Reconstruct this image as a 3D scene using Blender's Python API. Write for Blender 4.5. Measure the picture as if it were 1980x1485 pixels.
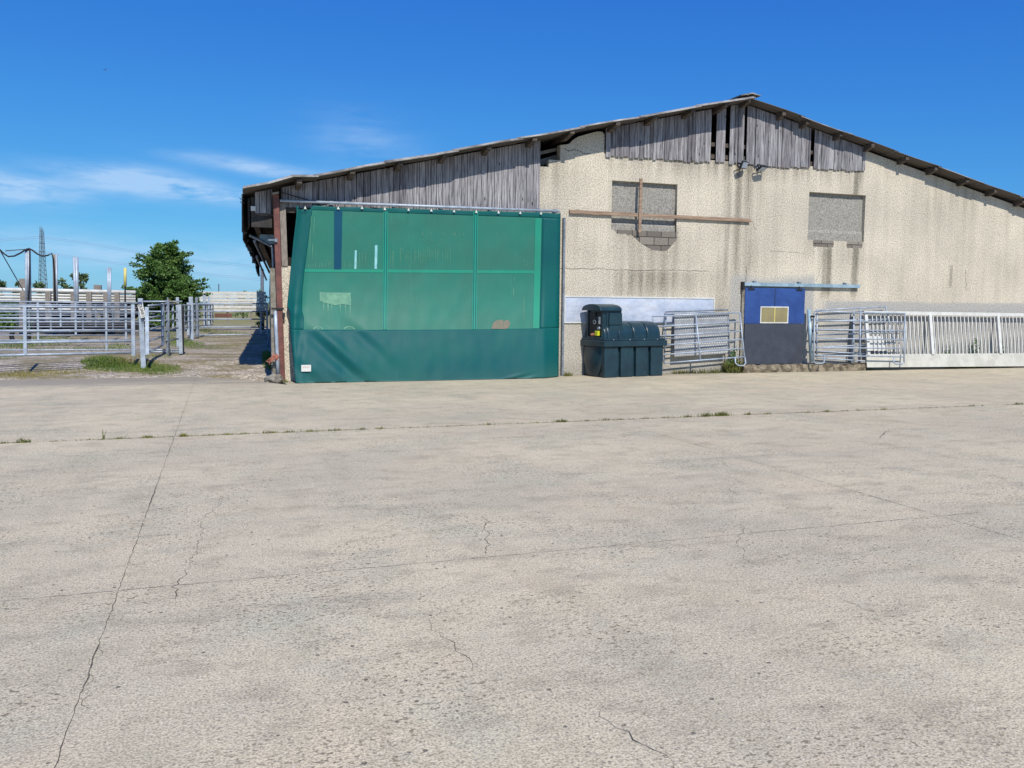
import bpy, bmesh, math, random
import numpy as np
from mathutils import Vector, Matrix, noise
random.seed(7); rng = np.random.default_rng(7)
S = bpy.context.scene
for o in list(bpy.data.objects): bpy.data.objects.remove(o)
COL = S.collection
rad = math.radians

# ------------------------------------------------------------------ camera
F, CX, CY, H, D = 1640., 990., 742.5, 1.7, 19.94
YAW, PITCH, ROLL = rad(18.85), rad(5.12), rad(.47)
fw = np.array([math.sin(YAW)*math.cos(PITCH), math.cos(YAW)*math.cos(PITCH), -math.sin(PITCH)])
r0 = np.array([math.cos(YAW), -math.sin(YAW), 0.]); u0 = np.cross(r0, fw)
rt = math.cos(ROLL)*r0 + math.sin(ROLL)*u0; up = -math.sin(ROLL)*r0 + math.cos(ROLL)*u0
C0 = np.array([0, -D, H])
cd = bpy.data.cameras.new('camera'); cam = bpy.data.objects.new('camera', cd); COL.objects.link(cam)
cd.sensor_width = 36; cd.lens = F/1980*36; cd.clip_end = 20000; cd.clip_start = .05
m = Matrix.Identity(4)
for i in range(3): m[i][0], m[i][1], m[i][2], m[i][3] = rt[i], up[i], -fw[i], C0[i]
cam.matrix_world = m; S.camera = cam

# ------------------------------------------------------------------ light
SUN_EL, SUN_AZ = 46.5, 1.2          # azimuth: degrees to the right of straight behind the viewer of the gable
w = bpy.data.worlds.new('World'); S.world = w; w.use_nodes = True
nt = w.node_tree; nt.nodes.clear(); L = nt.links
def N(t, nt_=None, **k):
    n = (nt_ or nt).nodes.new(t)
    for a, b in k.items(): setattr(n, a, b)
    return n
sky = N('ShaderNodeTexSky'); sky.sky_type = 'NISHITA'; sky.sun_disc = False
sky.sun_elevation = rad(SUN_EL); sky.sun_rotation = rad(180-SUN_AZ)
sky.altitude = 100; sky.air_density = 1.0; sky.dust_density = .35; sky.ozone_density = 4.0
ssp = N('ShaderNodeSeparateColor'); L.new(sky.outputs[0], ssp.inputs[0]); scb = N('ShaderNodeCombineColor')
for i, (k_, g_) in enumerate(((.26, 1.3), (.515, .97), (.77, .45))):     # clear deep blue air: per channel response
    a_ = N('ShaderNodeMath'); a_.operation = 'MULTIPLY'; a_.inputs[1].default_value = .13; L.new(ssp.outputs[i], a_.inputs[0])
    b_ = N('ShaderNodeMath'); b_.operation = 'POWER'; b_.inputs[1].default_value = g_; L.new(a_.outputs[0], b_.inputs[0])
    c_ = N('ShaderNodeMath'); c_.operation = 'MULTIPLY'; c_.inputs[1].default_value = k_/.13; L.new(b_.outputs[0], c_.inputs[0]); L.new(c_.outputs[0], scb.inputs[i])
bg = N('ShaderNodeBackground'); bg.inputs['Strength'].default_value = .13
tc = N('ShaderNodeTexCoord'); sep = N('ShaderNodeSeparateXYZ'); L.new(tc.outputs['Generated'], sep.inputs[0])
def M2(op, a, b=None, c=None):
    n = N('ShaderNodeMath'); n.operation = op
    for i, v in enumerate((a, b, c)):
        if v is None: continue
        if isinstance(v, (int, float)): n.inputs[i].default_value = v
        else: L.new(v, n.inputs[i])
    return n.outputs[0]
az = M2('ARCTAN2', sep.outputs[0], sep.outputs[1]); el = M2('ARCSINE', sep.outputs[2])
cmb = N('ShaderNodeCombineXYZ'); L.new(M2('MULTIPLY', az, 9.), cmb.inputs[0]); L.new(M2('MULTIPLY', el, 42.), cmb.inputs[1])
nz = N('ShaderNodeTexNoise'); nz.inputs['Scale'].default_value = 1.1; nz.inputs['Detail'].default_value = 7; nz.inputs['Roughness'].default_value = .58
L.new(cmb.outputs[0], nz.inputs['Vector'])
acc = None
def pxang(x, y):
    d = fw + rt*(x-CX)/F - up*(y-CY)/F; d /= np.linalg.norm(d)
    return math.atan2(d[0], d[1]), math.asin(d[2])
for (x, y, sx, sy, amp, tilt) in [(40, 366, 80, 20, 1.5, .06), (270, 352, 105, 20, 1.5, .08), (420, 376, 80, 13, 1.1, .08), (500, 325, 120, 12, .9, .10), (700, 280, 90, 50, .28, .1), (180, 490, 420, 32, .5, .05), (560, 520, 240, 40, .3, 0), (-500, 300, 200, 60, .7, .1)]:
    a0, e0 = pxang(x, y)
    da = M2('SUBTRACT', az, a0); de = M2('SUBTRACT', M2('ADD', el, M2('MULTIPLY', da, tilt)), e0)
    da = M2('DIVIDE', da, sx/F); de = M2('DIVIDE', de, sy/F)
    r2 = M2('ADD', M2('MULTIPLY', da, da), M2('MULTIPLY', de, de))
    g = M2('MULTIPLY', M2('EXPONENT', M2('MULTIPLY', r2, -1.)), amp)
    acc = g if acc is None else M2('ADD', acc, g)
cl = M2('MULTIPLY', acc, M2('MAXIMUM', M2('MULTIPLY_ADD', nz.outputs[0], 3.6, -1.15), 0.))
cl = M2('MINIMUM', cl, .66)
mx = N('ShaderNodeMix'); mx.data_type = 'RGBA'; L.new(cl, mx.inputs[0]); L.new(scb.outputs[0], mx.inputs[6])
mx.inputs[7].default_value = (3.6, 5.0, 6.9, 1)
L.new(mx.outputs[2], bg.inputs[0])
ow = N('ShaderNodeOutputWorld'); L.new(bg.outputs[0], ow.inputs[0])
sl = bpy.data.lights.new('sun', 'SUN'); sl.energy = 4.4; sl.angle = rad(.55); sl.color = (1, .94, .85)
so = bpy.data.objects.new('sun', sl); COL.objects.link(so)
sd = Vector((math.sin(rad(SUN_AZ))*math.cos(rad(SUN_EL)), -math.cos(rad(SUN_AZ))*math.cos(rad(SUN_EL)), math.sin(rad(SUN_EL))))
so.rotation_euler = sd.to_track_quat('Z', 'Y').to_euler(); so.location = (0, -30, 30)
S.view_settings.view_transform = 'Standard'; S.view_settings.look = 'None'
S.view_settings.exposure = .12; S.view_settings.gamma = 1; S.view_settings.use_curve_mapping = False

# ------------------------------------------------------------------ geometry helpers
def ray(x, y): return fw + rt*(x-CX)/F - up*(y-CY)/F
def P(x, y, Y):                      # point seen at photo pixel (x, y) standing at world depth Y
    d = ray(x, y); return Vector(C0 + d*((Y+D)/d[1]))
def W(x, y, off=0): return P(x, y, -off)
def G(x, y, h=0):
    d = ray(x, y); return Vector(C0 + d*((h-H)/d[2]))
def gz(X, Y):                         # ground height
    t = min(max((Y-1.5)/2.9, 0), 1); return .28*t*t*(3-2*t)
def GR(x, y):                         # ground point on the rising ground
    h = 0
    for _ in range(12): p = G(x, y, h); h = .5*h+.5*gz(p.x, p.y)
    return p
def srgb(r, g, b): return tuple(((c/255)/12.92 if c/255 <= .04045 else ((c/255+.055)/1.055)**2.4) for c in (r, g, b))
def sm(a, b, x):
    t = min(max((x-a)/(b-a), 0), 1); return t*t*(3-2*t)

def lerp_pts(pts, s):
    for i in range(len(pts)-1):
        if s <= pts[i+1][0] or i == len(pts)-2:
            t = (s-pts[i][0])/(pts[i+1][0]-pts[i][0]); return pts[i][1]+(pts[i+1][1]-pts[i][1])*t

class MB:
    def __init__(s): s.v = []; s.f = []
    def add(s, vs, fs):
        k = len(s.v); s.v += [tuple(v) for v in vs]; s.f += [tuple(i+k for i in f) for f in fs]; return s
    def box(s, a, b):
        x0, y0, z0 = a; x1, y1, z1 = b
        return s.add([(x0,y0,z0),(x1,y0,z0),(x1,y1,z0),(x0,y1,z0),(x0,y0,z1),(x1,y0,z1),(x1,y1,z1),(x0,y1,z1)],
                     [(0,3,2,1),(4,5,6,7),(0,1,5,4),(1,2,6,5),(2,3,7,6),(3,0,4,7)])
    def bar(s, p, q, w_, h_, upv=(0,0,1)):
        p, q = Vector(p), Vector(q); d = (q-p).normalized(); u = Vector(upv)
        if abs(d.dot(u)) > .95: u = Vector((0,1,0))
        r = d.cross(u).normalized(); u = r.cross(d)
        c = [(-1,-1),(1,-1),(1,1),(-1,1)]
        vs = [p+r*(a*w_/2)+u*(b*h_/2) for a, b in c]+[q+r*(a*w_/2)+u*(b*h_/2) for a, b in c]
        return s.add(vs, [(0,1,2,3),(7,6,5,4),(0,4,5,1),(1,5,6,2),(2,6,7,3),(3,7,4,0)])
    def tube(s, pts, r, n=8, caps=True):
        pts = [Vector(p) for p in pts]; rings = []
        u = None
        for i, p in enumerate(pts):
            d = (pts[min(i+1, len(pts)-1)]-pts[max(i-1, 0)]).normalized()
            if u is None: u = d.orthogonal().normalized()
            u = (u-d*u.dot(d)); u = u.normalized() if u.length > 1e-6 else d.orthogonal().normalized()
            v = d.cross(u); rr = r[i] if isinstance(r, (list, tuple)) else r
            rings.append([p+u*math.cos(2*math.pi*k/n)*rr+v*math.sin(2*math.pi*k/n)*rr for k in range(n)])
        vs = [v for rg in rings for v in rg]; fs = []
        for i in range(len(pts)-1):
            for k in range(n):
                a, b = i*n+k, i*n+(k+1) % n; fs.append((a, b, b+n, a+n))
        if caps: fs.append(tuple(range(n-1, -1, -1))); fs.append(tuple((len(pts)-1)*n+k for k in range(n)))
        return s.add(vs, fs)
    def prism(s, poly, n, t):      # polygon list of 3D, extruded by vector
        t = Vector(t); k = len(poly); vs = [Vector(p) for p in poly]+[Vector(p)+t for p in poly]
        return s.add(vs, [tuple(range(k)), tuple(range(2*k-1, k-1, -1))]+[(i, k+i, k+(i+1) % k, (i+1) % k) for i in range(k)])
    def build(s, name, mat, parent=None, smooth=False, loc=None):
        me = bpy.data.meshes.new(name); me.from_pydata(s.v, [], s.f); me.update()
        bm = bmesh.new(); bm.from_mesh(me); bmesh.ops.recalc_face_normals(bm, faces=bm.faces); bm.to_mesh(me); bm.free()
        o = bpy.data.objects.new(name, me); COL.objects.link(o); me.materials.append(mat)
        if smooth: me.shade_smooth()
        if loc is not None:
            o.location = loc
            me.transform(Matrix.Translation(-Vector(loc)))
        if parent is not None:
            o.parent = parent
            q = parent
            while q.parent is not None: q = q.parent
            if loc is None and q.get('_world'): me.transform(Matrix.Translation(-q.location))
        return o
def tag(o, label=None, cat=None, group=None, kind=None):
    if label: o['label'] = label
    if cat: o['category'] = cat
    if group: o['group'] = group
    if kind: o['kind'] = kind
    return o
def thing(name, label, cat, loc=(0,0,0), rz=0, group=None):
    o = bpy.data.objects.new(name, None); COL.objects.link(o); o.location = loc; o.rotation_euler = (0,0,rz); o.empty_display_size = .2
    return tag(o, label, cat, group)
def base(name, label, cat, loc, group=None):    # empty at a world base point; parts are given in world coordinates
    o = thing(name, label, cat, loc, 0, group); o['_world'] = 1; return o
def bevel(o, w_=.01, seg=2):
    b = o.modifiers.new('bevel', 'BEVEL'); b.width = w_; b.segments = seg; b.limit_method = 'ANGLE'; b.angle_limit = rad(40); return o

# ------------------------------------------------------------------ materials
def newmat(name):
    m_ = bpy.data.materials.new(name); m_.use_nodes = True; t = m_.node_tree; t.nodes.clear()
    out = t.nodes.new('ShaderNodeOutputMaterial'); b = t.nodes.new('ShaderNodeBsdfPrincipled'); t.links.new(b.outputs[0], out.inputs[0])
    return m_, t, b
def nmath(t, op, a, b=None, c=None, clamp=False):
    n = t.nodes.new('ShaderNodeMath'); n.operation = op; n.use_clamp = clamp
    for i, v in enumerate((a, b, c)):
        if v is None: continue
        if isinstance(v, (int, float)): n.inputs[i].default_value = v
        else: t.links.new(v, n.inputs[i])
    return n.outputs[0]
def nmix(t, f, a, b, blend='MIX'):
    n = t.nodes.new('ShaderNodeMix'); n.data_type = 'RGBA'; n.blend_type = blend
    for i, v in ((0, f), (6, a), (7, b)):
        if isinstance(v, (int, float)): n.inputs[i].default_value = v
        elif isinstance(v, tuple): n.inputs[i].default_value = v if len(v) == 4 else (*v, 1)
        else: t.links.new(v, n.inputs[i])
    return n.outputs[2]
def ncoord(t, scale=(1,1,1), kind='Object'):
    c = t.nodes.new('ShaderNodeTexCoord'); mp = t.nodes.new('ShaderNodeMapping'); mp.inputs['Scale'].default_value = scale
    t.links.new(c.outputs[kind], mp.inputs[0]); return mp.outputs[0]
def nnoise(t, vec, scale, detail=4, rough=.6):
    n = t.nodes.new('ShaderNodeTexNoise'); n.inputs['Scale'].default_value = scale; n.inputs['Detail'].default_value = detail; n.inputs['Roughness'].default_value = rough
    t.links.new(vec, n.inputs['Vector']); return n.outputs[0]
def nvor(t, vec, scale, feature='F1', out=0, rnd=1):
    n = t.nodes.new('ShaderNodeTexVoronoi'); n.feature = feature; n.inputs['Scale'].default_value = scale; n.inputs['Randomness'].default_value = rnd
    t.links.new(vec, n.inputs['Vector']); return n.outputs[out]
def ramp(t, f, a, b, lo=0., hi=1.):
    n = t.nodes.new('ShaderNodeMapRange'); n.interpolation_type = 'SMOOTHSTEP'; t.links.new(f, n.inputs[0])
    n.inputs[1].default_value = a; n.inputs[2].default_value = b; n.inputs[3].default_value = lo; n.inputs[4].default_value = hi; return n.outputs[0]
def bump(t, b, h, strength=.5, dist=.01):
    n = t.nodes.new('ShaderNodeBump'); n.inputs['Strength'].default_value = strength; n.inputs['Distance'].default_value = dist
    t.links.new(h, n.inputs['Height']); t.links.new(n.outputs[0], b.inputs['Normal'])
def attr(t, name, out='Fac'):
    n = t.nodes.new('ShaderNodeAttribute'); n.attribute_name = name; return n.outputs[out]
def simple(name, c1, c2=None, rough=.6, metal=0., scale=6., stretch=(1,1,1), bmp=.2, bd=.004, spec=.5, contrast=(.35,.65), fine=0.):
    m_, t, b = newmat(name); v = ncoord(t, stretch)
    n1 = nnoise(t, v, scale, 6, .65); c2 = c2 or tuple(x*.7 for x in c1)
    col = nmix(t, ramp(t, n1, *contrast), c1, c2)
    if fine: col = nmix(t, nmath(t, 'MULTIPLY', ramp(t, nnoise(t, v, scale*7, 3), .4, .7), fine), col, tuple(x*.45 for x in c1))
    t.links.new(col, b.inputs['Base Color']); b.inputs['Roughness'].default_value = rough; b.inputs['Metallic'].default_value = metal
    b.inputs['Specular IOR Level'].default_value = spec
    if bmp: bump(t, b, nnoise(t, v, scale*4, 4), bmp, bd)
    return m_
# concrete yard
def m_concrete():
    m_, t, b = newmat('concrete'); v = ncoord(t)
    big = nnoise(t, v, .35, 5, .6); med = nnoise(t, ncoord(t, (1, 1.7, 1)), 2.2, 6, .7); fi = nnoise(t, v, 26, 4, .75); vf = nnoise(t, v, 95, 2, .6)
    col = nmix(t, ramp(t, big, .34, .66), srgb(213,201,170), srgb(196,185,159))
    col = nmix(t, nmath(t, 'MULTIPLY', ramp(t, nnoise(t, v, .8, 5, .65), .50, .72), .55), col, srgb(216,197,164))
    col = nmix(t, nmath(t, 'MULTIPLY', ramp(t, nnoise(t, ncoord(t, (.8, .8, .8)), 1.1, 6, .7), .50, .70), .8), col, srgb(184,182,158))
    col = nmix(t, nmath(t, 'MULTIPLY', ramp(t, med, .48, .66), .5), col, srgb(150,139,118))
    col = nmix(t, nmath(t, 'MULTIPLY', ramp(t, fi, .44, .70), .4), col, srgb(146,136,120))
    # faint tyre-polished streaks running across the yard
    st = nnoise(t, ncoord(t, (.12, 1.5, 1)), 1.0, 5, .6)
    col = nmix(t, nmath(t, 'MULTIPLY', ramp(t, st, .50, .66), .2), col, srgb(150,142,130))
    # aggregate: stones in the washed surface
    vc = nvor(t, v, 46, out=1); vd = nvor(t, v, 46); sp = t.nodes.new('ShaderNodeSeparateColor'); t.links.new(vc, sp.inputs[0])
    stone = nmath(t, 'MULTIPLY', ramp(t, vd, .42, .30), ramp(t, sp.outputs[0], .72, .76))
    stone = nmath(t, 'MULTIPLY', stone, ramp(t, nnoise(t, v, 1.3, 3), .38, .6))
    col = nmix(t, nmath(t, 'MULTIPLY', stone, .75), col, nmix(t, sp.outputs[1], srgb(104,97,86), srgb(160,150,135)))
    vd2 = nvor(t, v, 17); vc2 = nvor(t, v, 17, out=1); sp2 = t.nodes.new('ShaderNodeSeparateColor'); t.links.new(vc2, sp2.inputs[0])
    pit = nmath(t, 'MULTIPLY', ramp(t, vd2, .22, .13), ramp(t, sp2.outputs[0], .90, .93))
    col = nmix(t, nmath(t, 'MULTIPLY', pit, .85), col, srgb(70,64,56))
    wh = nmath(t, 'MULTIPLY', ramp(t, vd, .26, .2), ramp(t, sp.outputs[2], .975, .98))
    col = nmix(t, wh, col, srgb(222,214,192))
    fl_ = nnoise(t, ncoord(t, (1, 1.3, 1)), 30, 2, .5); zone = ramp(t, nnoise(t, v, .9, 4, .6), .40, .62)
    col = nmix(t, nmath(t, 'MULTIPLY', nmath(t, 'MULTIPLY', ramp(t, fl_, .58, .64), zone), .85), col, srgb(102,94,74))
    fl2 = nnoise(t, ncoord(t, (1.1, 1.5, 1)), 62, 2, .5)
    col = nmix(t, nmath(t, 'MULTIPLY', ramp(t, fl2, .58, .65), .6), col, srgb(108,98,80))
    col = nmix(t, nmath(t, 'MULTIPLY', ramp(t, nnoise(t, v, 1.7, 5, .7), .50, .68), .45), col, srgb(168,160,134))
    col = nmix(t, nmath(t, 'MULTIPLY', ramp(t, nnoise(t, ncoord(t, (2.2, .25, 1)), .9, 4, .6), .54, .68), .18), col, srgb(150,142,120))
    col = nmix(t, nmath(t, 'MULTIPLY', ramp(t, vf, .5, .60), .5), col, srgb(122,112,92))
    col = nmix(t, nmath(t, 'MULTIPLY', ramp(t, vf, .46, .36), .4), col, srgb(226,214,188))
    # darker damp dirt along the back edge of the slab
    s3 = t.nodes.new('ShaderNodeSeparateXYZ'); c_ = t.nodes.new('ShaderNodeTexCoord'); t.links.new(c_.outputs['Object'], s3.inputs[0])
    edge = nmath(t, 'MULTIPLY', ramp(t, nmath(t, 'ADD', s3.outputs[1], nmath(t, 'MULTIPLY', st, 3.)), .6, 2.2), .65)
    col = nmix(t, edge, col, srgb(126,120,112))
    t.links.new(col, b.inputs['Base Color']); b.inputs['Roughness'].default_value = .92; b.inputs['Specular IOR Level'].default_value = .25
    h = nmath(t, 'ADD', nmath(t, 'MULTIPLY', fi, .6), nmath(t, 'MULTIPLY', vf, .55))
    h = nmath(t, 'SUBTRACT', h, nmath(t, 'MULTIPLY', pit, 1.2)); h = nmath(t, 'ADD', h, nmath(t, 'MULTIPLY', nmath(t, 'SUBTRACT', .5, vd), .5))
    bump(t, b, h, .6, .007); return m_
def m_render():
    m_, t, b = newmat('pebbledash_render'); v = ncoord(t)
    f1 = nmath(t, 'ADD', nmath(t, 'MULTIPLY', nnoise(t, v, 30, 2, .8), .5), nmath(t, 'MULTIPLY', nnoise(t, v, 66, 2, .8), .5)); f2 = nnoise(t, v, 15, 3, .7); big = nnoise(t, v, .6, 4)
    col = nmix(t, ramp(t, big, .35, .65), srgb(216,207,188), srgb(198,190,173))
    col = nmix(t, nmath(t, 'MULTIPLY', ramp(t, f1, .49, .58), .85), col, srgb(140,131,115))
    col = nmix(t, nmath(t, 'MULTIPLY', ramp(t, f1, .47, .40), .7), col, srgb(234,224,204))
    col = nmix(t, nmath(t, 'MULTIPLY', ramp(t, f2, .52, .72), .35), col, srgb(158,148,130))
    sc = t.nodes.new('ShaderNodeSeparateColor'); t.links.new(attr(t, 'stain', 'Color'), sc.inputs[0])
    gr = nmath(t, 'MULTIPLY', sc.outputs[0], ramp(t, f2, .2, .6, .65, 1.))
    col = nmix(t, gr, col, nmix(t, ramp(t, f1, .4, .65), srgb(128,122,108), srgb(82,77,68)))
    cem = nmath(t, 'MULTIPLY', sc.outputs[2], ramp(t, f2, .15, .5, .6, 1.))
    col = nmix(t, cem, col, nmix(t, ramp(t, f1, .4, .62), srgb(182,180,174), srgb(128,126,122)))
    br = t.nodes.new('ShaderNodeTexBrick'); bc = t.nodes.new('ShaderNodeTexCoord'); bm_ = t.nodes.new('ShaderNodeMapping')
    bm_.inputs['Rotation'].default_value = (rad(90), 0, 0); t.links.new(bc.outputs['Object'], bm_.inputs[0]); t.links.new(bm_.outputs[0], br.inputs[0])
    br.inputs['Scale'].default_value = 1; br.inputs['Brick Width'].default_value = .42; br.inputs['Row Height'].default_value = .21; br.inputs['Mortar Size'].default_value = .012
    br.inputs['Color1'].default_value = (*srgb(150,143,132),1); br.inputs['Color2'].default_value = (*srgb(112,106,98),1); br.inputs['Mortar'].default_value = (*srgb(66,60,54),1)
    blk = nmix(t, nmath(t, 'MULTIPLY', ramp(t, f1, .42, .66), .7), br.outputs[0], srgb(74,70,66))
    col = nmix(t, ramp(t, nmath(t, 'ADD', sc.outputs[1], nmath(t, 'MULTIPLY', nmath(t, 'SUBTRACT', f2, .5), .5)), .42, .58), col, blk)
    t.links.new(col, b.inputs['Base Color']); b.inputs['Roughness'].default_value = .95; b.inputs['Specular IOR Level'].default_value = .2
    bump(t, b, nmath(t, 'ADD', f1, f2), .6, .012); return m_
def m_wood(name, c1, c2, c3, attrname='rnd'):
    m_, t, b = newmat(name); g = nnoise(t, ncoord(t, (26, 26, 1.1)), 1.6, 7, .72); kn = nvor(t, ncoord(t, (5, 5, 1.6)), 1.2)
    a = attr(t, attrname)
    col = nmix(t, a, c1, c2)
    col = nmix(t, nmath(t, 'MULTIPLY', ramp(t, g, .44, .60), .8), col, c3)
    col = nmix(t, nmath(t, 'MULTIPLY', ramp(t, nnoise(t, ncoord(t, (9, 9, .5)), 2.2, 4), .5, .72), .5), col, tuple(min(1, x*1.5) for x in c1))
    col = nmix(t, ramp(t, kn, .11, .05), col, tuple(x*.4 for x in c3))
    col = nmix(t, nmath(t, 'MULTIPLY', ramp(t, nnoise(t, ncoord(t, (1.2, 1.2, .8)), 1.5, 4), .56, .74), .4), col, srgb(120,104,92))
    t.links.new(col, b.inputs['Base Color']); b.inputs['Roughness'].default_value = .85; b.inputs['Specular IOR Level'].default_value = .25
    bump(t, b, g, .6, .01); return m_
def m_gravel():
    m_, t, b = newmat('gravel_and_dirt'); v = ncoord(t)
    a = nnoise(t, v, 9, 6, .75); g = nnoise(t, ncoord(t, (.6, .9, 1)), 1.1, 6, .7); c = nnoise(t, v, 40, 3, .7)
    vc = nvor(t, v, 24, out=1); s_ = t.nodes.new('ShaderNodeSeparateColor'); t.links.new(vc, s_.inputs[0])
    st = nmix(t, s_.outputs[0], srgb(214,202,184), srgb(120,112,102))
    col = nmix(t, ramp(t, a, .45, .75), st, srgb(158,146,126))
    col = nmix(t, nmath(t, 'MULTIPLY', ramp(t, nnoise(t, ncoord(t, (.5, 1.6, 1)), 1.6, 5, .7), .5, .62), .6), col, srgb(108,100,86))
    col = nmix(t, nmath(t, 'MULTIPLY', ramp(t, g, .46, .58), .75), col, nmix(t, ramp(t, a, .4, .6), srgb(138,122,92), srgb(108,108,68)))
    col = nmix(t, nmath(t, 'MULTIPLY', ramp(t, c, .5, .68), .5), col, srgb(84,76,66))
    # further back the ground is rough pasture
    s3 = t.nodes.new('ShaderNodeSeparateXYZ'); c_ = t.nodes.new('ShaderNodeTexCoord'); t.links.new(c_.outputs['Object'], s3.inputs[0])
    col = nmix(t, nmath(t, 'MULTIPLY', ramp(t, s3.outputs[1], 26, 60), .85), col, nmix(t, a, srgb(122,124,70), srgb(150,140,92)))
    t.links.new(col, b.inputs['Base Color']); b.inputs['Roughness'].default_value = .95; b.inputs['Specular IOR Level'].default_value = .2
    bump(t, b, nmath(t, 'ADD', c, s_.outputs[1]), .7, .02); return m_
def m_leaf(name, c1, c2, trans=.25):
    m_, t, b = newmat(name); v = ncoord(t); n_ = nnoise(t, v, 1.4, 3); r_ = nnoise(t, v, 14, 1)
    col = nmix(t, ramp(t, n_, .35, .65), c1, c2); col = nmix(t, nmath(t, 'MULTIPLY', ramp(t, r_, .4, .65), .6), col, tuple(x*1.7 for x in c2))
    t.links.new(col, b.inputs['Base Color']); b.inputs['Roughness'].default_value = .55; b.inputs['Specular IOR Level'].default_value = .35
    tr = t.nodes.new('ShaderNodeBsdfTranslucent'); t.links.new(col, tr.inputs[0]); ms = t.nodes.new('ShaderNodeMixShader'); ms.inputs[0].default_value = trans
    t.links.new(b.outputs[0], ms.inputs[1]); t.links.new(tr.outputs[0], ms.inputs[2])
    out = [n for n in t.nodes if n.type == 'OUTPUT_MATERIAL'][0]; t.links.new(ms.outputs[0], out.inputs[0]); return m_
def m_fabric(name, c, c2, rough=.45, spec=.4):
    m_, t, b = newmat(name); v = ncoord(t)
    col = nmix(t, ramp(t, nnoise(t, v, .9, 4, .6), .3, .7), c, c2)
    col = nmix(t, nmath(t, 'MULTIPLY', ramp(t, nnoise(t, ncoord(t, (6, 1, .6)), 3., 5, .7), .55, .75), .18), col, tuple(min(1, x*1.6+.03) for x in c))
    s3 = t.nodes.new('ShaderNodeSeparateXYZ'); c_ = t.nodes.new('ShaderNodeTexCoord'); t.links.new(c_.outputs['Object'], s3.inputs[0])
    dust = nmath(t, 'MULTIPLY', ramp(t, nmath(t, 'ADD', s3.outputs[2], nmath(t, 'MULTIPLY', nnoise(t, v, 2, 4), .5)), .75, .15), .12)
    col = nmix(t, dust, col, srgb(120,138,130))
    t.links.new(col, b.inputs['Base Color']); b.inputs['Roughness'].default_value = rough; b.inputs['Specular IOR Level'].default_value = spec
    bump(t, b, nnoise(t, v, 2.2, 2, .4), .12, .04); return m_
MC = m_concrete(); MR = m_render(); MG = m_gravel()
MWOOD = m_wood('weathered_boards', srgb(162,160,162), srgb(116,113,117), srgb(62,59,62))
MWD = simple('old_timber', srgb(96,86,76), srgb(60,52,46), .85, scale=5, stretch=(1,1,6), fine=.4)
MWB = simple('brown_batten', srgb(166,142,120), srgb(128,104,86), .8, scale=4, stretch=(.5,1,6), fine=.5)
MWG = simple('grey_timber_post', srgb(150,142,132), srgb(116,108,100), .85, scale=7, stretch=(6,6,1), fine=.5)
MROOF = simple('fibre_cement', srgb(172,170,164), srgb(98,95,90), .9, scale=2.2, fine=.5, bmp=.5, bd=.01)
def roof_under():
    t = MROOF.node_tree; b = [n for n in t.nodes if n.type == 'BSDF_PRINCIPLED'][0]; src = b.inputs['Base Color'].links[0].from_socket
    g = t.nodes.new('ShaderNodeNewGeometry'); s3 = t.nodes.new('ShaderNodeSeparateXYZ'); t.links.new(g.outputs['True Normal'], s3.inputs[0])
    t.links.new(nmix(t, ramp(t, s3.outputs[2], -.2, -.4), src, srgb(84,78,72)), b.inputs['Base Color'])    # shade below the overhang put into the colour of down-facing faces
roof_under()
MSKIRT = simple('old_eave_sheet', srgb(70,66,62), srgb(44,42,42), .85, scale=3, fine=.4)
MGALV = simple('galvanised_steel', srgb(176,188,200), srgb(146,158,172), .5, .2, scale=5, fine=.25, bmp=.08)
MGALD = simple('dull_galvanised', srgb(134,144,156), srgb(102,112,124), .55, .2, scale=6, fine=.35, bmp=.08)
MRUST = simple('red_oxide_steel', srgb(122,76,68), srgb(92,58,54), .75, scale=5, fine=.4, bmp=.3)
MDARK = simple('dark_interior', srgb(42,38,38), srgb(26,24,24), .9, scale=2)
MBLOCK = simple('blockwork_infill', srgb(170,167,158), srgb(122,118,110), .95, scale=30, fine=.7, bmp=.8, bd=.012, contrast=(.40,.62))
MCEM = simple('rough_cement', srgb(150,146,134), srgb(112,106,94), .95, scale=6, fine=.7, bmp=.8, bd=.015)
MTANK = simple('green_plastic', srgb(30,58,68), srgb(22,46,56), .36, scale=2.5, bmp=.05, spec=.5, fine=.15)
MTANKD = simple('green_plastic_recess', srgb(20,32,34), srgb(14,24,26), .6, scale=3)
MWHITE = simple('white_paint', srgb(214,214,208), srgb(196,196,190), .5, scale=4, fine=.1)
MOFFW = simple('offwhite_metal', srgb(200,198,186), srgb(182,180,168), .5, scale=3, fine=.15)
MBLUE = simple('blue_paint', srgb(42,76,140), srgb(32,62,122), .55, scale=2, fine=.25)
MDGREY = simple('dark_grey_paint', srgb(62,67,78), srgb(50,55,66), .65, scale=3.5, fine=.35, contrast=(.3,.7))
MOLIVE = simple('olive_board', srgb(142,132,94), srgb(130,121,86), .55, scale=2)
MBLACK = simple('black_rubber', srgb(30,30,32), srgb(20,20,22), .6)
MBAR = m_fabric('curtain_border_pvc', srgb(8,88,84), srgb(10,80,84), .55, .2)
MWIN = m_fabric('curtain_window_film', srgb(42,114,98), srgb(52,108,94), .5, .2)
MSEAM = m_fabric('curtain_seam', srgb(34,138,112), srgb(42,130,108), .5, .2)
MSTRIP = m_fabric('curtain_stitch_and_opening', srgb(10,72,96), srgb(12,66,90), .5, .2)  # stitching, and the blue opening coloured onto the film
MSCR = simple('scuff_and_lit_shape', srgb(96,146,118), srgb(70,126,104), .6, scale=9)  # scratches, and lit shapes behind the film coloured onto it
MPALE = simple('painted_daylight', srgb(140,196,198), srgb(120,180,186), .5)
MBRN = simple('brown_shape', srgb(122,108,92), srgb(98,104,88), .7, scale=30, stretch=(1,1,.2))
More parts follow.
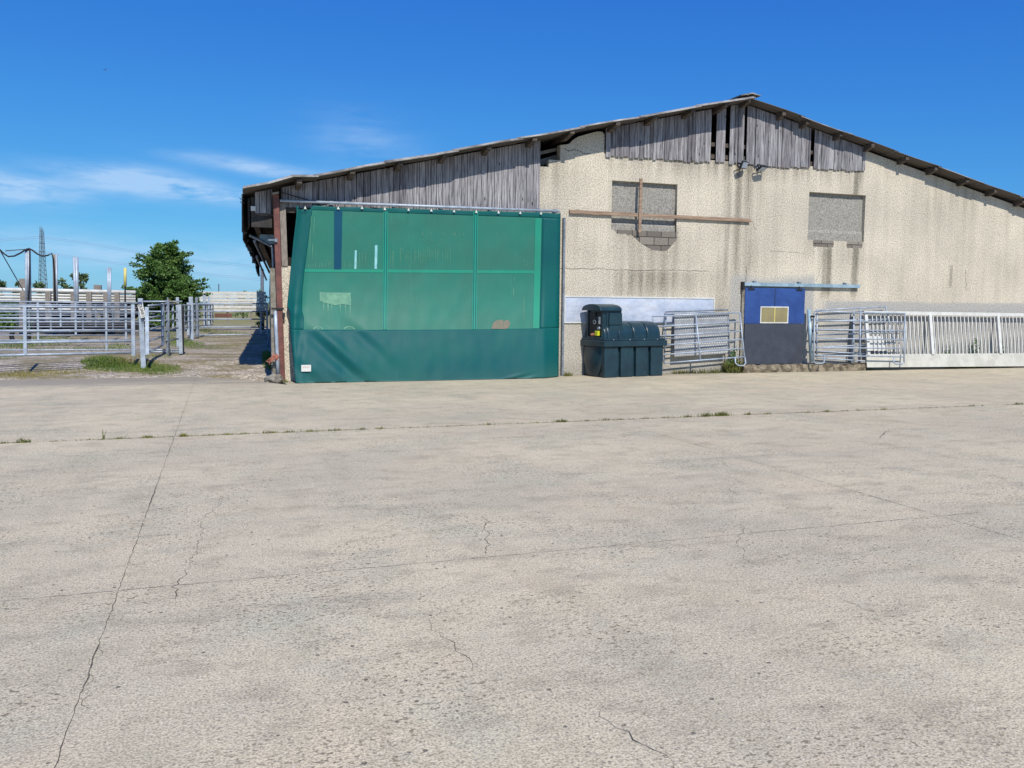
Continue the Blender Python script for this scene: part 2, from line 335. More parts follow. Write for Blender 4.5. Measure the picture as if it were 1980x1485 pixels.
MCRACK = simple('dirt_in_crack', srgb(92,86,78), srgb(66,62,54), .95, scale=12, bmp=0)
MJOINT = simple('joint_dirt', srgb(108,100,88), srgb(140,130,114), .95, scale=5, bmp=0)
MPLATE = simple('grey_plate', srgb(146,148,150), srgb(128,130,134), .6, scale=5, fine=.2)
MSTEEL2 = simple('pale_blue_steel', srgb(160,184,196), srgb(130,156,170), .45, .2, scale=5, fine=.2)
MYEL = simple('yellow_paint', srgb(214,200,120), srgb(196,182,104), .5)
MYV = simple('bright_yellow_plastic', srgb(206,210,40), srgb(190,190,40), .5)
MCABLE = simple('cable_black', srgb(26,28,36), srgb(20,20,26), .6)
MWIRE = simple('power_wire', srgb(120,148,184), srgb(110,138,176), .6)
MPYL = simple('pylon_steel', srgb(96,106,116), srgb(78,90,100), .6, .2)
MPINK = simple('pink_twine', srgb(206,140,116), srgb(180,110,90), .9)
MINK = simple('black_ink', srgb(34,32,36), srgb(44,42,46), .6, bmp=0)
MRINK = simple('red_ink', srgb(196,130,134), srgb(176,150,150), .6, bmp=0)
MNAVY = simple('navy_ink', srgb(44,48,96), srgb(50,52,100), .6, bmp=0)
MLEAF = m_leaf('tree_leaves', srgb(58,92,40), srgb(92,120,58)); MLEAF2 = m_leaf('far_leaves', srgb(84,104,72), srgb(100,118,80))
MGRASS = m_leaf('green_grass', srgb(70,98,36), srgb(104,122,54)); MDRY = m_leaf('dry_grass', srgb(150,138,84), srgb(126,122,66)); MWEED = m_leaf('joint_weeds', srgb(84,92,44), srgb(116,116,62))
MBARK = simple('bark', srgb(84,72,58), srgb(60,50,40), .9)
MRED = simple('rusty_sheet', srgb(116,76,62), srgb(92,66,58), .8)
MSTEP = simple('crumbling_step', srgb(150,138,116), srgb(88,78,64), .95, scale=7, fine=.9, bmp=1., bd=.02, contrast=(.42,.6))
MSHEET = None
def m_sheet():
    m_, t, b = newmat('silver_foil_sheet'); v = ncoord(t, (1, 1, 1))
    col = nmix(t, ramp(t, nnoise(t, v, 1.4, 5, .7), .35, .65), srgb(178,188,206), srgb(206,210,218))
    col = nmix(t, nmath(t, 'MULTIPLY', ramp(t, nnoise(t, v, 14, 4, .7), .5, .75), .35), col, srgb(140,150,170))
    t.links.new(col, b.inputs['Base Color']); b.inputs['Roughness'].default_value = .45; b.inputs['Metallic'].default_value = .25
    bump(t, b, nnoise(t, ncoord(t, (1, 1, 1.3)), 1.6, 3, .5), .8, .05); return m_
MSHEET = m_sheet()

# ------------------------------------------------------------------ setting: ground, yard
def terrain():
    xs = [-900,-500,-250,-120,-60,-40]+list(np.arange(-30, 30.1, 1.0))+[40,60,120,250,500,900]
    ys = [-60,-30,-10,0,1.2]+list(np.arange(1.5, 6, .35))+list(np.arange(6, 30, 1.5))+[30,40,60,100,200,400,900,2500,5000]
    vs = []; fs = []
    for y in ys:
        for x in xs:
            z = gz(x, y) if y > 1.5 else -.12
            if y > 1.6: z += .02*noise.noise(Vector((x*.7, y*.7, 0)))*sm(1.6, 3, y)
            if y > 40: z = .28
            vs.append((x*(1 if y < 100 else 1+(y-100)/300), y, z))
    nx = len(xs)
    for j in range(len(ys)-1):
        for i in range(nx-1): a = j*nx+i; fs.append((a, a+1, a+nx+1, a+nx))
    mb = MB(); mb.v = vs; mb.f = fs; return mb
tag(terrain().build('ground', MG), kind='structure')
e1 = G(360, 728); e2 = G(470, 733); e3 = G(556, 744)
yard = MB(); poly = [(-40,-40,0),(40,-40,0),(40,-.05,0),(27.2,-.02,0),(1.25,-.02,0),(e3.x,e3.y-.02,0),(e2.x,e2.y,0),(e1.x,e1.y,0)]
bx = [-1.8,-3,-4,-5,-6,-8,-10,-14,-20,-40]
poly += [(x, 1.68+.05*noise.noise(Vector((x*1.3, 0, 0)))*2, 0) for x in bx]
yard.prism([(p[0], p[1], -.15) for p in poly], None, (0,0,.15))
yo = tag(yard.build('yard', MC), kind='structure')
def strip(pts, wd, z=.003, jit=.0, seed=0):
    mb = MB(); rr = random.Random(seed); vs = []; out = []
    for i in range(len(pts)-1):
        a, b = Vector(pts[i]), Vector(pts[i+1]); n_ = max(1, int((b-a).length/.045))
        for k in range(n_): out.append(a.lerp(b, k/n_))
    out.append(Vector(pts[-1]))
    n_ = len(out)
    for i, p in enumerate(out):
        d = (out[min(i+1, n_-1)]-out[max(i-1, 0)]); d.z = 0; d.normalize(); s_ = Vector((-d.y, d.x, 0))
        c = p+s_*(jit*(rr.random()-.5)*2+jit*2.*noise.noise(Vector((i*.6, seed*3.7, 0)))+jit*1.2*noise.noise(Vector((i*.17, seed*1.7, 5)))); ww = wd*(.25+rr.random()*.9)
        ww *= (.25+1.2*abs(noise.noise(Vector((p.x*.9, p.y*.9, seed)))))+.15
        ww *= min(1, .12+min(i, n_-1-i)/6)
        vs += [(c.x-s_.x*ww/2, c.y-s_.y*ww/2, z), (c.x+s_.x*ww/2, c.y+s_.y*ww/2, z)]
    return mb.add(vs, [(2*i, 2*i+1, 2*i+3, 2*i+2) for i in range(n_-1)])
strip([(-.62,1.4,0),(-.62,-20,0)], .007, jit=.0035, seed=1).build('slab_joint', MCRACK, yo)
strip([(-14,-8.22,0),(27,-8.22,0)], .018, z=.0034, jit=.004, seed=2).build('slab_joint', MCRACK, yo)
strip([(-4,-14.52,0),(6.1,-14.52,0)], .010, z=.0037, jit=.004, seed=3).build('slab_joint', MJOINT, yo)
strip([(6.3,-14.52,0),(14,-14.5,0)], .005, z=.0037, jit=.005, seed=13).build('slab_joint', MJOINT, yo)
strip([(5.63,-3.2,0),(5.63,-18,0)], .007, z=.0025, jit=.003, seed=4).build('slab_joint', MJOINT, yo)
for k, (pts, wd) in enumerate([([(428,955),(425,975),(390,1005),(388,1040),(378,1070),(372,1090),(345,1125),(340,1165)], .009),
        ([(205,1240),(190,1275),(170,1300),(160,1345),(172,1370),(165,1400)], .005),
        ([(940,995),(933,1015),(942,1040),(940,1068),(935,1078)], .009), ([(990,950),(975,970),(968,985)], .005),
        ([(850,1150),(848,1180),(830,1205),(870,1245),(905,1275),(912,1300)], .004),
        ([(1413,938),(1417,965),(1412,975)], .009), ([(1435,1010),(1428,1050),(1438,1080),(1475,1100)], .006),
        ([(1140,1365),(1175,1395),(1230,1430),(1290,1475),(1310,1500)], .006), ([(1610,1145),(1660,1170),(1700,1192)], .005),
        ([(1385,860),(1400,872),(1395,890),(1405,905)], .006), ([(1720,830),(1705,842),(1700,850)], .012)]):
    strip([G(x, y) for x, y in pts], wd*.95, z=.002+.0002*k, jit=.018, seed=20+k).build('crack', MCRACK, yo)

# ------------------------------------------------------------------ grass helpers
def blades(pts, mat, name, h=(.04,.12), wd=.006, lean=.5, zf=gz):
    vs = []; fs = []
    for (x, y, k) in pts:
        hh = random.uniform(*h)*k; a = random.random()*6.283; l = random.uniform(.1, lean)*hh; b = random.random()*6.283
        dx, dy = math.cos(a)*wd*.5*(.6+k*.5), math.sin(a)*wd*.5*(.6+k*.5); z = zf(x, y)-.005; lx, ly = math.cos(b)*l, math.sin(b)*l; n_ = len(vs)
        vs += [(x-dx, y-dy, z), (x+dx, y+dy, z), (x+dx*.7+lx*.4, y+dy*.7+ly*.4, z+hh*.6), (x-dx*.7+lx*.4, y-dy*.7+ly*.4, z+hh*.6), (x+lx, y+ly, z+hh)]
        fs += [(n_, n_+1, n_+2, n_+3), (n_+3, n_+2, n_+4)]
    mb = MB(); mb.v = vs; mb.f = fs; o = mb.build(name, mat); return tag(o, kind='stuff')
pt = []
def patch(x, y, rx, ry, n_, k=1., fn=GR):
    for _ in range(n_):
        a = random.random()*6.283; r_ = math.sqrt(random.random()); p = fn(x+rx*r_*math.cos(a), y+ry*r_*math.sin(a)); pt.append((p.x, p.y, k*random.uniform(.6, 1.2)*(1-.5*r_)))
for a in [(255,711,95,9,4200,1.0),(200,700,45,10,1500,1.5),(310,718,45,8,1200,.8),(345,662,30,9,900,1.6),(372,668,26,8,700,1.2),(20,668,60,7,900,1.7),(90,660,60,9,1200,1.6),(230,671,30,6,500,1.2),(15,690,30,4,300,1.),(520,700,14,16,700,1.5),(514,688,8,8,300,1.8),(552,736,6,5,120,1.0),(330,650,25,8,500,1.6),(440,646,40,5,900,1.2),(390,640,30,5,700,1.3),(410,672,40,4,500,.7),(150,676,90,4,700,1.0),(300,690,40,5,400,.8)]: patch(*a)
tag(blades(pt, MGRASS, 'grass', wd=.012), 'short green grass along the edge of the yard by the galvanised gates', 'grass')
pt = []
for a in [(60,722,90,6,1500,.7),(150,718,60,6,700,.7),(440,655,60,10,900,.8),(400,700,80,5,500,.4),(150,655,120,12,1500,1.),(420,640,60,8,600,1.),(30,727,60,4,900,.7),(530,712,10,12,300,1.2),(230,690,80,6,700,.8),(450,668,40,5,700,.5),(400,655,60,5,700,.6),(250,700,60,8,900,1.1)]: patch(*a)
tag(blades(pt, MDRY, 'dry_grass', wd=.011), 'dry straw coloured grass scattered over the gravel track', 'dry grass')
pt = []
def jp(x): return G(x, 858-.0384*x)
for (x, n_, k, sp) in [(45,90,.9,16),(5,30,.6,8),(200,8,1.6,2),(232,60,.5,12),(285,110,.6,14),(355,150,.7,9),(405,30,.5,10),(440,60,.5,14),(470,50,.5,12),(520,90,.8,18),(560,60,.7,14),(600,90,.6,16),(650,70,.6,14),(700,60,.6,10),(735,50,.6,8),(790,25,.4,30),(870,20,.4,20),(945,40,.6,9),(1040,20,.5,10),(1085,170,.8,14),(1135,30,.5,7),(1170,50,.7,12),(1200,50,.6,8),(1250,40,.5,14),(1290,40,.6,10),(1330,70,.8,10),(1365,120,1.,12),(1395,220,1.1,14),(1448,60,.8,8),(1485,40,.7,7),(1560,50,.6,14),(1600,60,.7,8),(1640,25,.5,10),(1660,25,.6,6),(1712,40,.7,7),(1780,20,.6,20),(1830,20,.5,14),(1880,30,.6,8),(1970,60,.8,10)]:
    for _ in range(n_):
        p = jp(x+random.gauss(0, .5)*sp); pt.append((p.x, -8.22+random.gauss(0, .02), k*random.uniform(.5, 1.1)))
for _ in range(2600):
    x = random.uniform(-20, 1990)
    if noise.noise(Vector((x*.02, 3, 0))) > -.12: p = jp(x); pt.append((p.x, -8.22+random.gauss(0, .012), random.uniform(.15, .45)))
tag(blades(pt, MWEED, 'weeds', h=(.03,.09), wd=.009, lean=.9, zf=lambda x, y: 0), 'small weeds growing out of the long joint across the concrete', 'weeds')
pt = []
for (x0, x1, n_, k) in [(1296,1430,500,1.0),(1440,1680,700,.7),(1398,1425,500,2.6),(1086,1102,120,.8),(1850,1905,300,2.2),(1826,1840,70,1.8),(1931,1945,120,1.8)]:
    for _ in range(n_):
        p = W(random.uniform(x0, x1), 712); pt.append((p.x, -.06-abs(random.gauss(0, .09)), k*random.uniform(.5, 1.2)))
tag(blades(pt, MWEED, 'weeds', h=(.05,.16), wd=.014, lean=.7, zf=lambda x, y: 0), 'dusty weeds growing against the foot of the barn wall', 'weeds')

# ------------------------------------------------------------------ barn
barn = thing('barn', 'long rendered barn with grey boarded gable and low pitched fibre cement roof', 'barn', (13.2, 0, 0)); barn['_world'] = 1
XR, XE, XL, YB = 13.22, 27.0, .5, 31.
SK = .05                              # the long side runs slightly off square
def roofz(X):                         # underside of the roof sheets on the gable
    z = 7.18-(.237*(XR-X) if X < XR else .219*(X-XR))
    return z
PROF = [(.0,0)]
def wall_top(X):
    zr = roofz(X)-.06
    if X < 7.47: return 0
    if X < 7.72: return 5.18
    if X < 8.02: return 5.36
    if X < 9.22:
        return min(roofz(X)-.03, lerp_pts([(8.02,5.73),(8.26,5.77),(8.36,5.88),(8.5,5.97),(9.0,6.13),(9.16,6.14),(9.22,6.06)], X))
    if X < 17.27: return 5.60+.011*(X-9.22)
    return zr-.02
HOLES = [(9.45, 11.33, 3.72, 4.95), (15.46, 17.38, 3.66, 4.97)]
def stain(X, Z):
    n1 = noise.noise(Vector((X*5.5, Z*.35, 3)))+.5*noise.noise(Vector((X*14, Z*.6, 7))); n2 = noise.noise(Vector((X*.8, Z*.8, 9)))
    st = max(0, min(1, .5+n1*.9)); g = .16*max(0, n2+.3)+.16*st+.10*max(0, noise.noise(Vector((X*.35, Z*.5, 21)))+.2)
    g += .55*st*sm(5.0, 5.62, Z)*(sm(9.1, 9.5, X)*(1-sm(17.2, 17.35, X)))
    g += .5*(.3+.7*st)*sm(9.2, 10.0, X+.15*n2)*(1-sm(11.3, 11.5, X))*sm(1.6, 2.6, Z)*(1-sm(3.8, 3.9, Z))
    g += .34*(.4+.6*st)*sm(8.9, 10.2, X)*(1-sm(11.6, 12.9, X))*sm(1.9, 2.4, Z+.15*n2)*(1-sm(2.62, 2.72, Z+.03*n1))
    g += .55*st*sm(12.5, 13.0, X)*(1-sm(13.6, 14.1, X))*sm(2.0, 3.0, Z)
    g += .3*sm(12.3, 12.7, X)*(1-sm(13.2, 13.4, X))*(1-sm(2.2, 3.4, Z))
    e = .05*noise.noise(Vector((Z*2.2, 5, 0)))
    g += .75*sm(15.95, 16.02, X+e)*(1-sm(16.24, 16.36, X+e))*sm(1.9, 2.3, Z)*(1-sm(3.3, 3.7, Z))*(.7+.3*st)
    g += .6*sm(16.95, 17.03, X+e)*(1-sm(17.15, 17.26, X+e))*sm(1.9, 2.3, Z)*(1-sm(3.6, 3.68, Z))
    g += .75*sm(16.92, 16.98, X+e*.4)*(1-sm(17.08, 17.14, X+e*.4))*sm(4.9, 5.0, Z)
    g += .35*st*sm(15.3, 15.6, X)*(1-sm(17.3, 17.5, X))*sm(2.6, 3.4, Z)*(1-sm(3.7, 3.75, Z))
    g += .5*sm(20.55, 20.6, X)*(1-sm(20.66, 20.72, X))*sm(2.35, 2.5, Z)*(1-sm(3.05, 3.12, Z))
    g += .45*(1-sm(.1, .5, Z+.3*n2))
    g += .3*st*(1-sm(7.9, 8.5, X))*sm(4.3, 5.2, Z)
    g += .25*st*(1-sm(21, 23, X))*sm(19, 20.5, X)*sm(4.2, 5.2, Z)
    b = 0
    xa, za = X, Z
    if 9.45 < X < 11.36:
        low = lerp_pts([(9.45,3.74),(9.55,3.70),(9.62,3.62),(10.02,3.60),(10.15,3.50),(10.35,3.36),(10.62,3.24),(10.95,3.20),(11.1,3.26),(11.25,3.42),(11.36,3.5)], X)+.03*noise.noise(Vector((X*9, 0, 0)))
        b = sm(low-.05, low+.05, Z)*(1 if Z < 3.75 else 0)
    if 15.62 < X < 17.36: b = max(b, sm(3.46, 3.50, Z)*(1 if Z < 3.7 else 0)*(0 if 16.35 < X < 16.8 else 1))
    c = 0
    c = max(c, .95*sm(15.9, 16.3, X)*(1-sm(1.93, 1.99, Z+.03*n2)))
    c = max(c, .85*sm(12.95, 13.1, X)*(1-sm(15.7, 15.8, X))*(1-sm(2.45, 2.7, Z+.3*n2)))
    c = max(c, .45*(1-sm(1.0, 1.9, Z+.4*n2)))
    return min(g, .95), b, min(c, 1)
def gable():
    st_ = .05; vs = []; fs = []; idx = {}; cols = []
    xb = sorted(set([round(x, 3) for x in np.arange(7.47, XE, .05)]+[h for q in HOLES for h in q[:2]]+[7.72, 8.02, 9.22, 17.27, 7.719, 8.019, 9.219, 17.269]+[XE]))
    zb = sorted(set([round(z, 3) for z in np.arange(0, 6.4, .05)]+[h for q in HOLES for h in q[2:]]))
    def V(x, z, y=0.):
        k = (round(x, 4), round(z, 4), y)
        if k not in idx: idx[k] = len(vs); vs.append((x, y, z)); cols.append(stain(x, z))
        return idx[k]
    for i in range(len(xb)-1):
        x0, x1 = xb[i], xb[i+1]
        if x1-x0 < .002: continue
        t0, t1 = wall_top(x0+1e-4), wall_top(x1-1e-4)
        mid = (x0+x1)/2
        for j in range(len(zb)-1):
            z0, z1 = zb[j], zb[j+1]
            if z0 >= min(t0, t1)-.03: break
            zc = (z0+z1)/2
            if any(a < mid < b and c < zc < d for a, b, c, d in HOLES): continue
            last = (j+1 >= len(zb)-1) or zb[j+1] >= min(t0, t1)-.03
            za, zb_ = (t0, t1) if last else (z1, z1)
            fs.append((V(x0, z0), V(x1, z0), V(x1, zb_), V(x0, za)))
            if last:
                fs.append((V(x0, za), V(x1, zb_), V(x1, zb_, .22), V(x0, za, .22)))
    for a, b, c, d in HOLES:          # reveals
        for p, q in [((a,c),(a,d)), ((a,d),(b,d)), ((b,d),(b,c)), ((b,c),(a,c))]:
            fs.append((V(*p), V(*q), V(*q, .22), V(*p, .22)))
    for xx in (7.47, 8.02, 9.22, 17.27): fs.append((V(xx, 0), V(xx, 6.0 if xx != 7.47 else 5.15), V(xx, 6.0 if xx != 7.47 else 5.15, .22), V(xx, 0, .22))) if xx in (7.47,) else None
    for (a, b, z0, z1) in [(8.02,8.02,5.36,5.74),(7.72,7.72,5.18,5.36),(9.22,9.22,5.60,5.95),(17.27,17.27,5.69,6.15)]: fs.append((V(a, z0), V(a, z1), V(a, z1, .22), V(a, z0, .22)))
    me = bpy.data.meshes.new('gable_wall'); me.from_pydata([(x-13.2, y, z) for x, y, z in vs], [], fs); me.update()
    ca = me.color_attributes.new('stain', 'FLOAT_COLOR', 'POINT')
    ca.data.foreach_set('color', np.array([(a, b, c, 1) for a, b, c in cols], dtype=np.float32).ravel())
    me.materials.append(MR); o = bpy.data.objects.new('gable_wall', me); COL.objects.link(o); o.parent = barn; return o
gable()
# blocked-up window infills, set back in the openings
for (a, b, c, d) in HOLES:
    mb = MB(); n_ = 28; vs = []; fs = []
    nz_ = 18
    for j in range(nz_+1):
        for i in range(n_+1):
            x = a-.01+(b-a+.02)*i/n_; z = c+(d-c+.01)*j/nz_
            y = .11+.012*noise.noise(Vector((x*3, z*3, a)))-(.035 if z < 3.90 else 0)
            vs.append((x, y, z))
    for j in range(nz_):
        for i in range(n_): q = j*(n_+1)+i; fs.append((q, q+1, q+n_+2, q+n_+1))
    mb.v = vs; mb.f = fs; o = mb.build('blocked_window', MBLOCK, barn); o['label'] = 'window opening blocked up with grey rough cement'
# cladding boards
def boards(name, x0, x1, zlow, off, gaps=(), wmean=.115, skip=()):
    mb = MB(); rn = []; x = x0; k = 0
    while x < x1-.03:
        wd = min(random.uniform(wmean*.72, wmean*1.3), x1-x); hit = [b for a, b in gaps if a-.02 <= x < b]
        if hit: x = hit[0]; continue
        nxt = [a for a, b in gaps if a > x]
        if nxt and x+wd > min(nxt)-.04: wd = min(nxt)-x
        zt0, zt1 = roofz(x)-.02, roofz(x+wd)-.02; zl = zlow(x)+random.uniform(-.03, .02)
        y = -off+random.uniform(-.012, .006); t = .022; g = random.choice([.006, .010, .016])
        tw = random.uniform(-.008, .008)
        p = [(x+g/2, y, zl), (x+wd-g/2, y+tw, zl+random.uniform(-.004, .004)), (x+wd-g/2+random.uniform(-.003, .003), y+tw, zt1), (x+g/2+random.uniform(-.003, .003), y, zt0)]
        n0 = len(mb.v); mb.prism(p, None, (0, t, 0)); rn += [random.random()]*(len(mb.v)-n0); x += wd
    o = mb.build(name, MWOOD, barn); at_ = o.data.attributes.new('rnd', 'FLOAT', 'POINT'); at_.data.foreach_set('value', np.array(rn, dtype=np.float32)); return o
boards('boarding', 1.30, 7.48, lambda x: 3.93, .05, wmean=.15)
g_ = [(W(a, 280).x, W(b, 280).x) for a, b in [(1373, 1383), (1401, 1409), (1436.5, 1442), (1566, 1573)]]
boards('boarding', 9.24, 17.28, lambda x: 5.60+.011*(x-9.22)-.06, .045, gaps=g_, wmean=.125)
boards('boarding', .74, 1.12, lambda x: 3.74+.1*(x-.74), .03)
MB().box((9.3, .03, 5.68), (17.2, .12, 5.80)).box((9.3, .03, 6.0), (17.2, .1, 6.1)).build('timber_rail', MWD, barn)
MB().box((1.3, .0, 3.80), (7.45, .12, 3.95)).build('lintel', MWD, barn)
MB().bar((7.4, .35, 5.25), (8.5, .35, 5.62), .1, .16).bar((7.4, .3, 5.5), (8.2, .3, 5.72), .06, .08).build('roof_brace', MWG, barn)
# other walls, floor, frame
MB().box((XE-.25, .22, 0), (XE, YB, 4.0)).build('side_wall', MCEM, barn)
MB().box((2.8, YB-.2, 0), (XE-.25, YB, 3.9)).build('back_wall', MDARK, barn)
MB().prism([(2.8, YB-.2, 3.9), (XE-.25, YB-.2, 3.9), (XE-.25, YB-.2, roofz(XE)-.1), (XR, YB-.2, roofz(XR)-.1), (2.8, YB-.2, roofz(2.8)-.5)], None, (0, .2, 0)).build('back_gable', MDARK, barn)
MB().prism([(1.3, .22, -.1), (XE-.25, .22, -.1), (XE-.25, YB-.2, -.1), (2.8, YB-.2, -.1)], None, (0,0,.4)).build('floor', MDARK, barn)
MB().prism([(1.26, .25, 2.5), (1.30, .25, 2.5), (1.30+SK*YB, YB-.2, 2.5), (1.26+SK*YB, YB-.2, 2.5)], None, (0,0,1.75)).build('side_light_stop', MDARK, barn)  # added dark closure to keep the interior dark; this side is open above
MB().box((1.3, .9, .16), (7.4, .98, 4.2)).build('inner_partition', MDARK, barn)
def side_wall():
    mb = MB(); mb.prism([(1.04, 0, 0), (1.26, 0, 0), (1.26+SK*YB, YB, 0), (1.04+SK*YB, YB, 0)], None, (0,0,2.55)); return mb.build('side_wall', MCEM, barn)
side_wall()
MB().box((1.29, -.04, 0), (1.62, .3, 2.60)).build('corner_pier', MR, barn)
bevel(MB().bar((1.262, -.10, -.02), (1.185, -.10, 4.17), .13, .10, (0,1,0)).build('steel_post', MRUST, barn), .01)
MB().bar((1.10, -.16, 4.17), (1.24, -.16, 4.20), .2, .04).build('post_cap', MWG, barn)
MB().bar((1.36, -.02, 2.60), (1.33, -.02, 4.0), .13, .10, (0,1,0)).build('timber_post', MWG, barn)
MB().bar((1.0, -.14, 3.16), (1.2, -.17, 3.17), .02, .03).box((1.14,-.2,3.12),(1.2,-.15,3.2)).build('post_bracket', MGALD, barn)
MB().box((1.05,-.18,1.62),(1.32,-.14,1.66)).box((1.28,-.18,1.45),(1.34,-.13,1.55)).build('post_clamp', MBLACK, barn)
# frame and clutter below the eave
MB().box((.74, -.01, 3.70), (1.12, .03, 3.76)).build('eave_board', MWD, barn)
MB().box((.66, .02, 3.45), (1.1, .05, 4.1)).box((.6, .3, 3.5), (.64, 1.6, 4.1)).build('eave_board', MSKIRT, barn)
q = P(502, 453, .9); q2 = P(536, 472, .9)
MB().box((q.x, .9, q2.z), (q2.x+.1, .94, q.z)).build('hanging_panel', MSTEEL2, barn)['label'] = 'grey panel fixed below the eave'
for (a, b, r_) in [((492,466,.6),(521,527,9), .035), ((496,496,1.5),(515,541,12), .03)]:
    MB().tube([P(*a), P(*b)], r_).build('eave_pipe', MGALD, barn)
MB().tube([P(482,455,.5), P(506,466,.5), P(527,478,.5), P(529,520,.5)], .03).build('waste_pipe', MGALD, barn)
for (a, b) in [((491,420,.4),(520,500,2.5)), ((505,470,.8),(528,520,3))]: MB().bar(P(*a), P(*b), .12, .12).build('roof_brace', MWD, barn)
# roof sheets
def roofsheet(name, xa, xb, segs, sgn, over):
    mb = MB(); ys = np.arange(-over, YB+.3, .034); vs = []; fs = []; n_ = len(ys)
    for s_ in range(segs):
        x0 = xa+(xb-xa)*s_/segs; x1 = xa+(xb-xa)*(s_+1)/segs
        if sgn > 0: lo, hi = x0, x1
        else: lo, hi = x1, x0
        base_i = len(vs); jit = .02*random.uniform(-1, 1)
        lo2 = lo-sgn*.12 if (sgn > 0 and s_ > 0) or (sgn < 0 and s_ < segs-1) else lo
        for t in (0, .33, .66, 1):
            x = lo2+(hi-lo2)*t; lift = .02*(1-t)+.012*math.sin(x*2.3)
            for k, y in enumerate(ys):
                yy = y+(jit if k < 2 else 0)
                z = roofz(x)+.06+lift+.026*math.sin(yy*2*math.pi/.177+1.4)-.01
                if x < 1.9: z += .09*math.exp(-((x-1.45)/.28)**2)*sm(1.0, -.6, y) - .06*sm(1.05,.5,x)*0
                z += .012*noise.noise(Vector((x*1.1, yy*.3, 2)))
                if sgn > 0: x += 0
                vs.append((x+(SK*max(yy, 0)*(XR-x)/(XR-XL) if sgn > 0 else 0), yy, z))
        for r_ in range(3):
            for k in range(n_-1):
                a = base_i+r_*n_+k; fs.append((a, a+1, a+n_+1, a+n_))
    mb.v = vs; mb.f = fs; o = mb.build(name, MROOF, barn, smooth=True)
    so_ = o.modifiers.new('thickness', 'SOLIDIFY'); so_.thickness = .026; so_.offset = 1; return o
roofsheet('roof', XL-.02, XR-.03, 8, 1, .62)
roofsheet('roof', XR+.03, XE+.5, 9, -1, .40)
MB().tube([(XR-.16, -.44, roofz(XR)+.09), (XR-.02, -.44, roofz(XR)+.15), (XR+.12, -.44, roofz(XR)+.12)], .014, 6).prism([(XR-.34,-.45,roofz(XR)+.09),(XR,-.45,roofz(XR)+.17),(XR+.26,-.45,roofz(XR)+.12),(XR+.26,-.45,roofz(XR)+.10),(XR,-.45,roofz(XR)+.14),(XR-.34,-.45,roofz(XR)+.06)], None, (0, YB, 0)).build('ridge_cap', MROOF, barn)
# purlin ends
tips = [(578,349),(680,336),(772,322),(858,309),(943,297),(1030,286),(1102,268),(1190,251),(1262,238),(1335,223),(1400,210)]
xs_ = [P(x, y, -.42).x for x, y in tips]+[XR-.05]+[P(x, y, -.3).x for x, y in [(1515,218),(1560,236),(1625,262),(1685,284),(1752,308),(1808,329),(1868,351),(1923,372),(1978,392)]]
for X in xs_:
    ov = .56 if X < XR-.5 else .35; z = roofz(X)+.03; hh = .17; wd = .055; ex = random.uniform(-.02, .02)
    mb = MB(); y0 = -ov+ex
    poly = [(X-wd, y0, z-.09), (X-wd, y0, z), (X-wd, .8, z), (X-wd, .8, z-hh), (X-wd, -.10, z-hh)]
    mb.prism(poly, None, (2*wd, 0, 0)).build('purlin', MWD, barn)
# hanging eave sheets down the left side (ragged)
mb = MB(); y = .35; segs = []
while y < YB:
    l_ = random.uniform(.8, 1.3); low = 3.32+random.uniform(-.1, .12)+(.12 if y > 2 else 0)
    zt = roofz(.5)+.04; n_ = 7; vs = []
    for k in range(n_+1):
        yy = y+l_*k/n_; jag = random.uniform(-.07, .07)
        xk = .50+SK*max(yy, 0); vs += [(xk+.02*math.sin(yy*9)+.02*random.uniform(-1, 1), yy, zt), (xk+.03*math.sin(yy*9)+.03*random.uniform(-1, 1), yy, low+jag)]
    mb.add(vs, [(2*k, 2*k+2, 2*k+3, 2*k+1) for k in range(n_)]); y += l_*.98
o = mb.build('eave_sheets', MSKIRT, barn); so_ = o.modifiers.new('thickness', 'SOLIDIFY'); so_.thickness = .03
for (x, y, dx) in [(473,386,-7),(474,393,-6)]:
    p = P(x, y, -.35); MB().tube([p, p+Vector((-.04,0,.02)), p+Vector((-.08,0,.0)), p+Vector((-.10,0,.04))], .008, 5).build('hanging_wire', MBLACK, barn)
MB().box(tuple(P(485,403,-.04)+Vector((0,0,-.05))), tuple(P(494,399,-.02)+Vector((0,.02,0)))).build('name_plate', MWHITE, barn)
for (x, y) in [(507, 545)]:
    MB().tube([P(x, 520, 34), P(x, 640, 34)], .1).build('eave_support', MGALD, barn)
# wall cracks
for k, (pts, wd) in enumerate([([(1083,519),(1165,520),(1195,522),(1310,523),(1370,524)], .012), ([(1092,288),(1100,292),(1112,289),(1130,297),(1142,297)], .02), ([(1455,427),(1457,436),(1462,444)], .012), ([(1488,485),(1505,486),(1530,487),(1555,490)], .008), ([(1443,515),(1443,545)], .02), ([(1867,522),(1868,560)], .018), ([(1447,330),(1448,400),(1450,425)], .01), ([(1578,545),(1586,520),(1590,505)], .008)]):
    mb = MB(); pts3 = [W(x, y, .004) for x, y in pts]; out = []
    for i in range(len(pts3)-1):
        for t in range(8): out.append(pts3[i].lerp(pts3[i+1], t/8))
    out.append(pts3[-1]); vs = []
    for i, p in enumerate(out):
        d = (out[min(i+1, len(out)-1)]-out[max(i-1, 0)]).normalized(); s_ = Vector((-d.z, 0, d.x)); j = s_*random.uniform(-.012, .012); ww = wd*random.uniform(.3, 1)*.5
        vs += [p+j-s_*ww, p+j+s_*ww]
    mb.add(vs, [(2*i, 2*i+1, 2*i+3, 2*i+2) for i in range(len(out)-1)]).build('wall_crack', MCRACK, barn)
